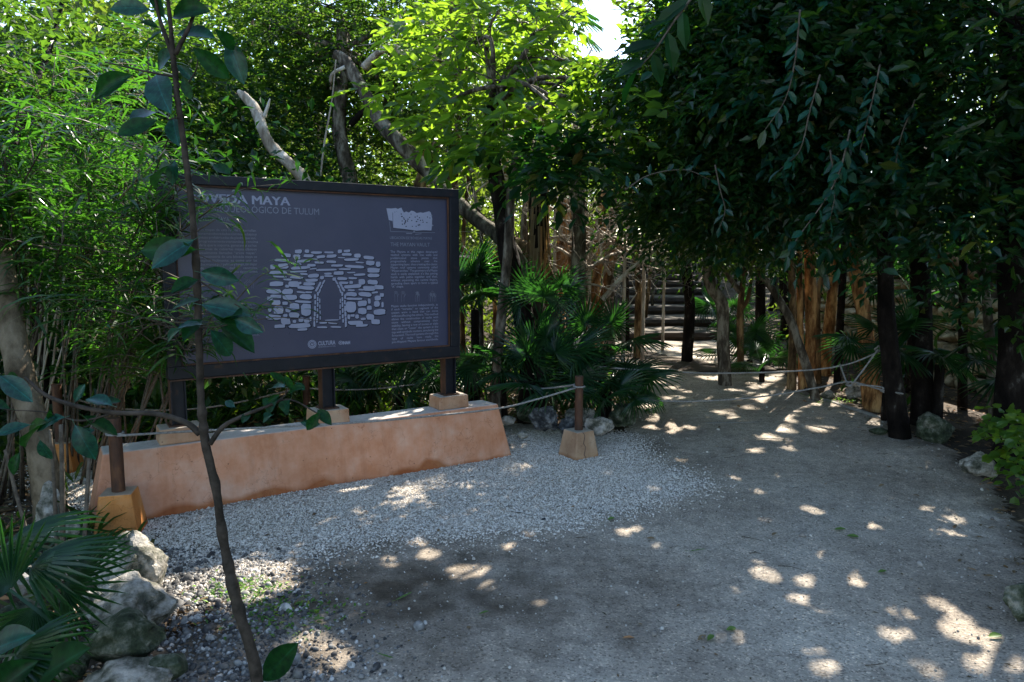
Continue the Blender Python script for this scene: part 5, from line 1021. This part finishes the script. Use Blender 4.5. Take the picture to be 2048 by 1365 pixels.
SL2 = [((0,752),(60,798),(0,-.7,.7)),((40,760),(5,750),(0,-.8,.5)),((150,850),(186,918),(.2,-.8,.5)),((165,832),(238,868),(0,-.5,.9)),((60,850),(-10,866),(0,-.7,.6)),((95,845),(30,880),(0,-.5,.8)),((130,835),(60,850),(0,-.6,.8)),((185,808),(240,800),(0,-.5,.8)),((150,805),(165,770),(0,-1,.2)),((100,820),(110,850),(0,-.8,.4)),((190,860),(150,870),(0,-.8,.5)),((20,818),(-40,800),(0,-.6,.8)),((225,812),(170,790),(0,-.4,.9)),((40,905),(20,950),(0,-1,.2)),((80,880),(95,925),(0,-1,.2)),
       ((640,825),(612,862),(0,-1,.1)),((600,845),(640,850),(0,-1,.1)),((635,820),(660,845),(.2,-.8,.4)),((570,775),(535,762),(0,-.5,.8)),((575,770),(540,745),(0,-.6,.7)),((590,765),(612,780),(0,-.7,.5)),((560,790),(535,805),(0,-.9,.3)),((555,800),(515,822),(0,-1,.1)),((500,822),(485,845),(0,-1,.1)),((580,800),(560,830),(0,-1,.2)),((575,790),(600,770),(0,-.5,.7)),((470,815),(448,800),(0,-.8,.5)),((585,780),(570,752),(0,-.6,.7)),((545,830),(520,840),(0,-.8,.4))]
for i, (a, b, f_) in enumerate(SL2): put_leaf(t, a, b, 1.86+.02*math.sin(i*2), 1.86-.03*math.cos(i*3), f_, i+1)

# --- fan palms
def fan_mesh(seg, span, r, wseg, droop, seed, stalk=.5):
    R_ = np.random.default_rng(seed); v, f4, f3 = [], [], []
    def quadstrip(a, L):
        d = np.array([math.cos(a), math.sin(a), 0]); s = np.array([-d[1], d[0], 0]); zb = -.04*abs(a)
        rows = [(.02, .003, 0), (.30, wseg*.5, -.01), (.62, wseg*.42, -droop*.3), (.86, wseg*.2, -droop*.7)]
        k = len(v)
        for u_, w_, z_ in rows:
            c = d*u_*L + np.array([0, 0, z_*L+zb*u_]); v.extend([tuple(c-s*w_+[0, 0, .012*(u_ > .1)]), tuple(c), tuple(c+s*w_+[0, 0, .012*(u_ > .1)])])
        v.append(tuple(d*L+np.array([0, 0, -droop*L+zb])))
        for i in range(3):
            for j in range(2): f4.append([k+i*3+j, k+i*3+j+1, k+i*3+j+4, k+i*3+j+3])
        f3.extend([[k+9, k+10, k+12], [k+10, k+11, k+12]])
    for i in range(seg):
        a = -span/2+span*i/(seg-1); quadstrip(a, r*(1-.22*(abs(a)/(span/2))**2)*R_.uniform(.93, 1.05))
    k = len(v)   # stalk runs back from the hub
    for u_, z_ in ((0, 0), (-.5, -.03*stalk), (-1, -.14*stalk)):
        w_ = .006+.003*abs(u_); v.extend([(u_*stalk, -w_, z_), (u_*stalk, w_, z_), (u_*stalk, 0, z_-w_*1.5)])
    for i in range(2):
        for j in range(3): f4.append([k+i*3+j, k+i*3+(j+1) % 3, k+i*3+3+(j+1) % 3, k+i*3+3+j])
    return np_mesh('frond', v, [np.array(f4), np.array(f3)])
fm = [fan_mesh(26, 4.6, .40, .024, .12+.06*k, k, .42) for k in range(3)]
for m_ in fm: m_.materials.append(M['leaf_palm'])
fm_blue = [m_.copy() for m_ in fm]
for m_ in fm_blue: m_.materials[0] = M['leaf_palm']
from mathutils import Matrix
def fan_palm(label, c, n, size, spread=(.1, 1.2), face=None, stem=.25, hub=None, seed=0, aim=None, roll=.9):
    c = np.array(c, float); R_ = np.random.default_rng(seed+100); t = thing('fan_palm', label, 'palm', (c[0], c[1], c[2]-stem))
    mb = MB(); tube(mb, [c-[0, 0, stem+.05], c], [.05*size+.01, .035*size+.01], 7, .15); mb.build('stem', M['bark_dark'], t)
    for i in range(n):
        az = i*2.399+R_.uniform(-.3, .3); el = R_.uniform(*spread)
        if aim is not None and i < len(aim): az, el = aim[i]
        x = np.array([math.cos(az)*math.cos(el), math.sin(az)*math.cos(el), math.sin(el)])
        hb = c+x*.42*size*R_.uniform(.8, 1.25)
        x2 = nrm(x+np.array([0, 0, -.25*math.cos(el)])); z = nrm(np.array([0, 0, 1.0])*.9-x*.3+R_.normal(0, roll*.35, 3)+np.array([0, -.25, 0])); y = nrm(np.cross(z, x2)); z = np.cross(x2, y)
        o = link('frond', fm[i % 3], None, t, local=True); s = size*R_.uniform(.85, 1.12); o.location = tuple(hb-wloc(t)); o.scale = (s, s, s); o.rotation_euler = Matrix(np.array([x2, y, z]).T.tolist()).to_euler()
    return t
fan_palm('fan palm with one star-shaped leaf held high, before the orange trunks', P(1080, 650, 6.7), 7, .85, (.6, 1.4), seed=1, aim=[(-1.5, .75), (-.4, .9), (-2.6, .8)], stem=.8)
fan_palm('large fan palm clump behind the right bollard', P(1080, 775, 6.6), 16, .98, (.15, 1.3), seed=2, stem=.5)
fan_palm('fan palm with a bright green lit leaf left of the stairway', P(1205, 710, 7.2), 9, .85, (.3, 1.3), seed=3, stem=.7)
fan_palm('dark drooping fan palm reaching over the left edge of the path', P(1215, 775, 6.9), 13, .88, (-.2, .8), seed=4, stem=.5)
fan_palm('small fan palm just above the mossy rock behind the bollard', P(1205, 815, 6.4), 8, .7, (.0, .9), seed=5, stem=.2)
fan_palm('fan palm at the right end of the sign base', P(1005, 745, 6.9), 9, .85, (.1, 1.0), seed=6, stem=.5)
fan_palm('tall fan palm with upright leaves beside the right sign post', P(950, 620, 7.4), 12, .95, (.3, 1.4), seed=7, stem=1.2)
fan_palm('fan palm with hanging leaves under the right half of the sign', P(800, 790, 7.2), 12, 1.0, (.0, 1.1), seed=8, stem=.3)
fan_palm('small fan palm below the sign between the two rear bollards', P(740, 770, 7.6), 9, .9, (.1, 1.1), seed=9, stem=.3)
fan_palm('young fan palm with two pale blue-green leaves right of the path', P(1525, 735, 9.2), 7, .62, (.0, .9), seed=10, stem=.2)
fan_palm('fan palm spreading before the dry stone wall, left of the rope trunk', P(1780, 700, 7.0), 9, .9, (-.1, .8), seed=11, stem=.9)
fan_palm('dark fan palm behind the large green rock', P(1880, 730, 6.8), 11, .95, (-.3, .8), seed=12, stem=.6)
fan_palm('backlit fan palm between the dark trunks and the wall', P(1830, 600, 8.6), 12, 1.1, (.2, 1.3), seed=13, stem=1.2)
fan_palm('fan palm under the trees left of the thick red trunks', P(1500, 720, 10.6), 10, 1.0, (.1, 1.1), seed=14, stem=.5)
fan_palm('drooping fan palm hanging before the orange trunk', P(1690, 470, 9.2), 9, .9, (-.4, .6), seed=15, stem=2.2)
fan_palm('fan palm in the shade behind the feathery shrubs at left', P(70, 560, 6.3), 9, 1.2, (.0, 1.0), seed=16, stem=1.4)
fan_palm('tall palm head with lit fans against the white sky at the top', P(1070, 30, 12.0), 14, 1.5, (-.5, 1.1), seed=17, stem=4.9)
fan_palm('fan palm beside the stairway on its right', P(1455, 640, 14.5), 10, 1.1, (.0, 1.1), seed=18, stem=.8)
fan_palm('fan palm at the left of the stairway higher up', P(1190, 580, 17), 8, 1.1, (.0, 1.1), seed=19, stem=1.0)
fan_palm('dense fan palm far up beside the stairway', P(1415, 500, 19), 12, 1.4, (-.2, 1.1), seed=20, stem=1.5)
fan_palm('bright fan palm at the far left behind the shrubs', P(130, 230, 8.8), 10, 1.2, (-.2, 1.1), seed=21, stem=3.0)
# the near dark palm bottom left, spiky blades pointing right
nf = [fan_mesh(20, 2.6, .42, .020, .05, 50, .3), fan_mesh(16, 2.2, .40, .028, .38, 51, .35)]
for m_ in nf: m_.materials.append(M['leaf_palm'])
t = thing('fan_palm', 'dark spiky fan palm in the near left corner before the boulders', 'palm', tuple(P(60, 1420, 2.0)*[1, 1, 0]))
for i, (hx, hy, hd, tx, ty, td, fc, mk, s) in enumerate([(125, 1175, 2.35, 260, 1150, 2.3, (0, -.75, .75), 0, .68), (60, 1135, 2.3, 200, 1085, 2.3, (0, -.4, .9), 1, .7), (20, 1180, 2.2, -60, 1120, 2.2, (0, -.6, .8), 0, .7), (30, 1310, 2.0, 150, 1300, 1.9, (0, -.7, .7), 1, .55), (70, 1215, 2.3, 30, 1330, 2.2, (0, -.9, .5), 0, .7), (10, 1090, 2.5, 110, 1060, 2.45, (0, -.5, .9), 1, .8), (100, 1110, 2.5, 230, 1095, 2.5, (0, -.3, .9), 1, .65)]):
    a, b = P(hx, hy, hd), P(tx, ty, td); x = nrm(b-a); y = nrm(np.cross(np.array(fc, float), x)); z = np.cross(x, y)
    o = link('frond', nf[mk], None, t, local=True); o.location = tuple(a-wloc(t)); o.scale = (s, s, s); o.rotation_euler = Matrix(np.array([x, y, z]).T.tolist()).to_euler()
mb = MB(); tube(mb, [P(60, 1420, 2.0)*[1, 1, 0], P(90, 1260, 2.3)], [.04, .03], 7, .1); mb.build('stem', M['bark_dark'], t)
# broad blades close to the camera bottom left and the blade beside the stem
t = thing('broad_leaved_plant', 'low plant with broad dark blades in the bottom left corner', 'plant', tuple(P(20, 1365, 2.0)*[1, 1, 0]))
for i, (a, b, f_) in enumerate([((40, 1385), (165, 1290), (0, -.5, .9)), ((-30, 1310), (50, 1262), (0, -.6, .8)), ((-20, 1400), (40, 1330), (0, -.8, .6))]): put_leaf(t, a, b, 1.95, 1.9, f_, i)
t = thing('broad_leaved_plant', 'single green blade springing up beside the foot of the thin stem', 'plant', tuple(G(528, 1360)))
put_leaf(t, (525, 1362), (590, 1290), 2.55, 2.5, (-.2, -.9, .3), 0)
t = thing('broad_leaved_plant', 'shrub with rounded bright leaves at the lower right edge behind the pale rock', 'plant', tuple(P(2040, 960, 4.6)*[1, 1, 0]))
crown(t, [pb(2045, 870, 4.6, .18, .25, .22), pb(2010, 850, 4.8, .12, .15, .12), pb(2060, 940, 4.5, .12, .2, .15)], 70, 6, .14, .07, .055, M['leaf_bright'], 'oval', name='foliage', cut=False)
t = thing('upright_leaved_plant', 'clump of upright bright blades behind the left sign post', 'plant', tuple(P(315, 800, 6.3)*[1, 1, 0]))
n_ = 16; b0 = P(315, 800, 6.3); leaves('blades', b0+rng.normal(0, .04, (n_, 3))*[1, 1, .3], np.c_[rng.normal(0, .25, n_), rng.normal(0, .2, n_), np.ones(n_)], np.tile([0, -1, .1], (n_, 1))+rng.normal(0, .3, (n_, 3)), .38, .045, M['leaf_bright'], t, 'lance', cut=False)

# --- stairway side trunks
ORD = ['first', 'second', 'third', 'fourth', 'fifth', 'sixth', 'seventh', 'eighth', 'ninth', 'tenth', 'eleventh', 'twelfth', 'thirteenth', 'fourteenth', 'fifteenth', 'sixteenth', 'seventeenth', 'eighteenth']
BK = {'bark_dark': 'dark', 'bark_grey': 'grey', 'bark_tan': 'tan'}
R4 = random.Random(12); labs = ['thin dark trunk left of the stairway', 'thin dark trunk right of the stairway']; k = 0
rowsL = [(13.6, -.9, .05), (14.3, -.15, .045), (14.2, .02, .06)]
for i in range(34):
    y = 13.5+i*.8+R4.uniform(-.3, .3); sd_ = -1 if i % 2 else 1; x = path_cx(y)+sd_*(1.25+R4.random()*1.1); 
    if i in (3, 9, 5): x = path_cx(y)-.9+.1*i
    z = float(ramp_z(np.array(y))); r = R4.uniform(.03, .075); h = R4.uniform(3, 5)
    t = thing('slender_tree', f"thin {BK[['bark_dark', 'bark_grey', 'bark_dark', 'bark_tan'][i % 4]]} trunk, {ORD[i//2]} counted upwards along the {'left' if i % 2 else 'right'} side of the stairway", 'tree', (x, y, z), 'thin trunks lining the stairway')
    trunk(t, [(x, y, z-.1), (x+R4.uniform(-.12, .12), y, z+h*.4), (x+R4.uniform(-.3, .3), y, z+h)], [r, r*.85, r*.6], ['bark_dark', 'bark_grey', 'bark_dark', 'bark_tan'][i % 4], sides=7, sub=4)
# --- far forest
def mass(name, boxes, n, L, m, label=None, W=.5, cat=None):
    P_ = []; tot = sum(b[6] for b in boxes)
    for x0, x1, y0, y1, z0, z1, w_ in boxes:
        k = int(n*w_/tot); c = max(8, k//70); cc = np.c_[rng.uniform(x0, x1, c), rng.uniform(y0, y1, c), z0+(z1-z0)*rng.random(c)]
        P_.append(cc[rng.integers(0, c, k)]+rng.normal(0, 1, (k, 3))*[.55, .45, .35])
    p = np.concatenate(P_); p = p[(p[:, 2] > H(p[:, 0], p[:, 1]))]
    pth = (np.abs(p[:, 0]-path_cx(p[:, 1])) < 1.45) & (p[:, 2] < ramp_z(p[:, 1])+2.1) & (p[:, 1] > 6)
    gap = (p[:, 1] > 10) & (np.abs(p[:, 0]/p[:, 1]-.12) < .042) & ((p[:, 2]-1.6)/p[:, 1] > .20)
    p = p[~pth & ~gap]; n = len(p); d = rng.normal(size=(n, 3)); d[:, 2] -= .3; nn = rng.normal(0, .7, (n, 3))+[0, 0, .6]
    LL = L*rng.uniform(.6, 1.3, n); o = leaves(name, p, d, nn, LL, LL*W, M[m], None, 'diamond', True, 'stuff')
    return tag(o, label, cat)
mass('forest_foliage', [(-12, -1, 11, 15, 0, 4.6, 2.2), (-2, 2.0, 11.5, 16, 0, 4.8, 1.2), (4.6, 12, 10.5, 15, .2, 5.2, 2), (7.5, 14, 10, 13, 1.0, 5, 1.2)], 42000, .12, 'leaf_far')
mass('far_forest_foliage', [(-24, -2, 17, 26, 0, 7.5, 2.5), (-3, 3, 18, 28, 1, 8, 1.3), (6, 26, 15, 26, .5, 9, 2.5), (-3, 20, 30, 42, 2, 12, 2), (-40, -5, 28, 42, 0, 12, 2), (-14, 0, 15, 22, 2, 9, 2.5), (1.5, 9, 22, 34, 5, 11, 1.5)], 105000, .28, 'leaf_far')
mass('left_foliage', [(-9, -4.6, 4, 9, 0, 4.2, 1)], 12000, .12, 'leaf_mid')
mass('sunlit_tone_foliage', [(5.5, 12, 8.6, 12.5, .8, 6, 1)], 9000, .12, 'leaf_bright')  # brighter leaf colour stands in for sunlight behind the right crowns
mass('left_shade_tone_foliage', [(-7, -2.2, 6.2, 8.6, 0, 2.5, 1)], 15000, .11, 'leaf_dark')  # dark leaf colour stands in for shade in the gaps behind the shrubs
mass('right_foliage', [(5.6, 9, 1, 5.2, 0, 3.2, 1)], 11000, .11, 'leaf_dark')
# far thin trunks in the forest, one by one
for i in range(36):
    a = [-.62+.024*i, .36+.018*(i-18)][i >= 18] + R4.uniform(-.01, .01); y = R4.uniform(12, 18); x = a*y
    if abs(x-path_cx(y)) < 1.6: x += 2.4
    z = float(H(np.array(x), np.array(y))); r = R4.uniform(.04, .10); h = R4.uniform(4, 7)
    t = thing('forest_tree', f"slim {BK[['bark_grey', 'bark_dark', 'bark_tan'][i % 3]]} forest trunk behind the {'sign' if i < 18 else 'path trees'}, {ORD[i % 18]} from the left there", 'tree', (x, y, z), 'trunks of the forest behind')
    trunk(t, [(x, y, z-.1), (x+R4.uniform(-.4, .4), y, z+h*.5), (x+R4.uniform(-.8, .8), y, z+h)], [r, r*.8, r*.5], ['bark_grey', 'bark_dark', 'bark_tan'][i % 3], sides=7, sub=4)

# --- undergrowth, litter, fallen leaves
def scatter(name, polyxy, n, L, W, m, up=1.0, tpl='lance', zmax=.0, flat=False, excl=True, tagk='stuff', cut=False):
    q = np.c_[rng.uniform(polyxy[0], polyxy[1], n), rng.uniform(polyxy[2], polyxy[3], n)]
    if excl: q = q[~inside(q[:, 0], q[:, 1]) & ~inside(q[:, 0], q[:, 1], GP) & ~((q[:, 1] > 12.5) & (np.abs(q[:, 0]-path_cx(q[:, 1])) < 1.4))]
    n = len(q); z = np.where((q[:, 1] < 10) & (np.abs(q[:, 0]) < 6), -.008, H(q[:, 0], q[:, 1])+.004)+rng.uniform(0, 1, n)**2*zmax
    p = np.c_[q, z]; a = rng.uniform(0, 6.28, n)
    d = np.c_[np.cos(a), np.sin(a), np.full(n, .05) if flat else rng.uniform(.3, 1.6, n)*up]; nn = np.tile([0, 0, 1.0], (n, 1))+rng.normal(0, .25 if flat else .3, (n, 3))
    LL = L*rng.uniform(.5, 1.3, n); o = leaves(name, p, d, nn, LL, LL*W/L, M[m], None, tpl, cut); o['kind'] = tagk; return o
scatter('leaf_litter', (-7, 0.2, 1.2, 12), 22000, .07, .035, 'leaf_dry', tpl='diamond', flat=True, zmax=.03)
scatter('leaf_litter', (.2, 10, 1.5, 16), 16000, .07, .035, 'leaf_dry', tpl='diamond', flat=True, zmax=.03)
def tufts(name, x0, x1, y0, y1, nt, K, L, W, m, zb=0.0, cond=None):
    c = np.c_[rng.uniform(x0, x1, nt), rng.uniform(y0, y1, nt)]
    k = ~inside(c[:, 0], c[:, 1]) & ~inside(c[:, 0], c[:, 1], GP) & ~((c[:, 1] > 12.5) & (np.abs(c[:, 0]-path_cx(c[:, 1])) < 1.4)); c = c[k]; nt = len(c)
    c = np.repeat(c, K, 0)+rng.normal(0, .05, (nt*K, 2)); n = len(c); z = np.where((c[:, 1] < 10) & (np.abs(c[:, 0]) < 6), -.01, H(c[:, 0], c[:, 1])); a = rng.uniform(0, 6.28, n)
    d = np.c_[np.cos(a), np.sin(a), rng.uniform(.4, 2.2, n)]; o = leaves(name, np.c_[c, z+rng.uniform(0, zb, n)], d, np.c_[np.zeros((n, 2)), np.ones(n)]+rng.normal(0, .3, (n, 3)), L*rng.uniform(.5, 1.3, n), W, M[m], None, 'lance', True); o['kind'] = 'stuff'; return o
tufts('undergrowth', -7, 1.3, 5.2, 12, 700, 14, .26, .028, 'leaf_mid', .12)
tufts('undergrowth', -3.6, -.6, 5.4, 8, 70, 12, .24, .026, 'leaf_bright', .10)
tufts('undergrowth', -6, -1.6, 1.6, 6.0, 240, 14, .20, .022, 'leaf_mid', .10)
tufts('undergrowth', 3.8, 10, 2.5, 14, 380, 12, .24, .03, 'leaf_dark', .15)
c0 = G(480, 1185); n_ = 190; q = c0+np.c_[rng.normal(0, .11, n_), rng.normal(0, .07, n_), np.zeros(n_)]
q2 = G(560, 1235)+np.c_[rng.normal(0, .14, 260), rng.normal(0, .10, 260), np.zeros(260)]; q3 = G(1660, 800)+np.c_[rng.uniform(-.25, .45, 260), rng.uniform(-.3, .3, 260), np.zeros(260)]
q = np.vstack([q, q2, q3]); n_ = len(q); a = rng.uniform(0, 6.28, n_)
o = leaves('weeds', q+np.c_[q[:, :2]*0, pz(q[:, 0], q[:, 1])+.004], np.c_[np.cos(a), np.sin(a), rng.uniform(.1, .8, n_)], np.tile([0, 0, 1.0], (n_, 1))+rng.normal(0, .3, (n_, 3)), .026*rng.uniform(.5, 1.4, n_), .014, M['grass'], None, 'diamond', False); o['kind'] = 'stuff'
n_ = 3200; q = np.c_[rng.uniform(-1.5, 5.2, n_), rng.uniform(1.6, 10, n_)]; q = q[inside(q[:, 0], q[:, 1]) & (rng.random(n_) < .25+.6*np.clip((q[:, 0]-.4*q[:, 1])/2+.3, 0, 1))]; n_ = len(q); a = rng.uniform(0, 6.28, n_)
o = leaves('leaf_crumbs', np.c_[q, pz(q[:, 0], q[:, 1])+.004], np.c_[np.cos(a), np.sin(a), rng.uniform(0, .25, n_)], np.tile([0, 0, 1.0], (n_, 1))+rng.normal(0, .3, (n_, 3)), rng.choice([.012, .02, .035], n_, p=[.6, .3, .1]), .009, M['litter'], None, 'diamond', False); o['kind'] = 'stuff'
q = np.c_[rng.uniform(-1.5, 5.5, 9000), rng.uniform(1.6, 10, 9000)]; e_ = np.minimum(sdist(q[:, 0], q[:, 1], _er), sdist(q[:, 0], q[:, 1], _el[1:8])); q = q[inside(q[:, 0], q[:, 1]) & (rng.random(9000) < .5*np.exp(-e_/.16)+.006)]; n_ = len(q); a = rng.uniform(0, 6.28, n_)
o = leaves('leaf_litter', np.c_[q, pz(q[:, 0], q[:, 1])+.006], np.c_[np.cos(a), np.sin(a), rng.uniform(0, .3, n_)], np.tile([0, 0, 1.0], (n_, 1))+rng.normal(0, .3, (n_, 3)), rng.uniform(.02, .06, n_), rng.uniform(.01, .025, n_), M['leaf_dry'], None, 'oval', False); o['kind'] = 'stuff'
# twigs on the sand
mb = MB()
for k in range(190):
    x, y = rng.uniform(-1.5, 5), rng.uniform(1.5, 8.5)
    if not inside(np.array([x]), np.array([y]))[0] or rng.random() > .25+.25*(x > 1.5)+.3*(x > 2.5): continue
    a = rng.uniform(-.6, .6); l = rng.uniform(.04, .16); d = np.array([math.cos(a), math.sin(a), 0])*l
    z_ = float(pz(x, y)); tube(mb, [np.array([x, y, z_+.004]), np.array([x, y, z_+.008])+d*.5+[0, rng.uniform(-.01, .01), 0], np.array([x, y, z_+.004])+d], [.0025, .0022, .001], 4, 0, sub=2)
o = mb.build('fallen_twigs', M['twig']); o['kind'] = 'stuff'
# fallen leaves lying on the sand, those one can pick out
FL = [(1667, 1070, 'leaf_fallen', 'bright green fallen leaf, upper of the pair in the middle of the sand'), (1692, 1083, 'leaf_fallen', 'bright green fallen leaf, lower of the pair in the middle of the sand'), (1452, 1270, 'leaf_fallen', 'yellow curled leaf lying in a round sun spot'), (1395, 1290, 'leaf_dry', 'dark fallen leaf beside the white crumb low on the sand'), (1415, 1291, 'leaf_fallen', 'small green leaf right of the dark fallen leaf'),
      (957, 1240, 'leaf_fallen', 'green fallen leaf alone in the dark part of the sand'), (1975, 1287, 'leaf_fallen', 'yellow-green leaf on the sunlit patch at lower right'), (1375, 1113, 'leaf_fallen', 'long narrow green leaf flat on the sand'), (1292, 1087, 'leaf_dry', 'small dark leaf on the sand left of the narrow green leaf'), (1544, 1082, 'leaf_dry', 'little black leaf below the round sun spot'), (1757, 981, 'leaf_dry', 'dark leaf on the sand towards the right border'), (1755, 1158, 'leaf_fallen', 'leaf right of the large sun patch'),
      (1985, 1028, 'leaf_dry', 'long dark leaf at the right border of the sand'), (1965, 1162, 'leaf_dry', 'dark leaf before the rock at the right edge'), (790, 1213, 'leaf_fallen', 'long green blade lying left on the dark sand'), (755, 1320, 'leaf_fallen', 'green blade lying near the bottom left of the sand'), (1215, 1048, 'leaf_fallen', 'small green leaf at the end of the gravel'), (628, 1253, 'leaf_fallen', 'pale green leaf on the pebbles')]
for i, (a, b, m_, lb) in enumerate(FL):
    c = G(a, b); an = rng.uniform(-.5, .9) if i not in (7, 14, 15) else [0.1, .8, -.7][(7, 14, 15).index(i)]; L = .065 if i in (0, 1, 6) else .05; wd = .5
    if i in (7, 14, 15): L, wd = .10, .12
    me = sleaf_mesh(wd, -.12, .5, i); me.materials.append(M[m_]); o = link('fallen_leaf', me); o.location = (c[0], c[1], float(pz(c[0], c[1]))+.010); o.scale = (L, L, L); o.rotation_euler = (rng.uniform(-.3, .3), rng.uniform(-.1, .1), an)
    tag(o, lb, 'leaf', 'fallen leaves on the sand')
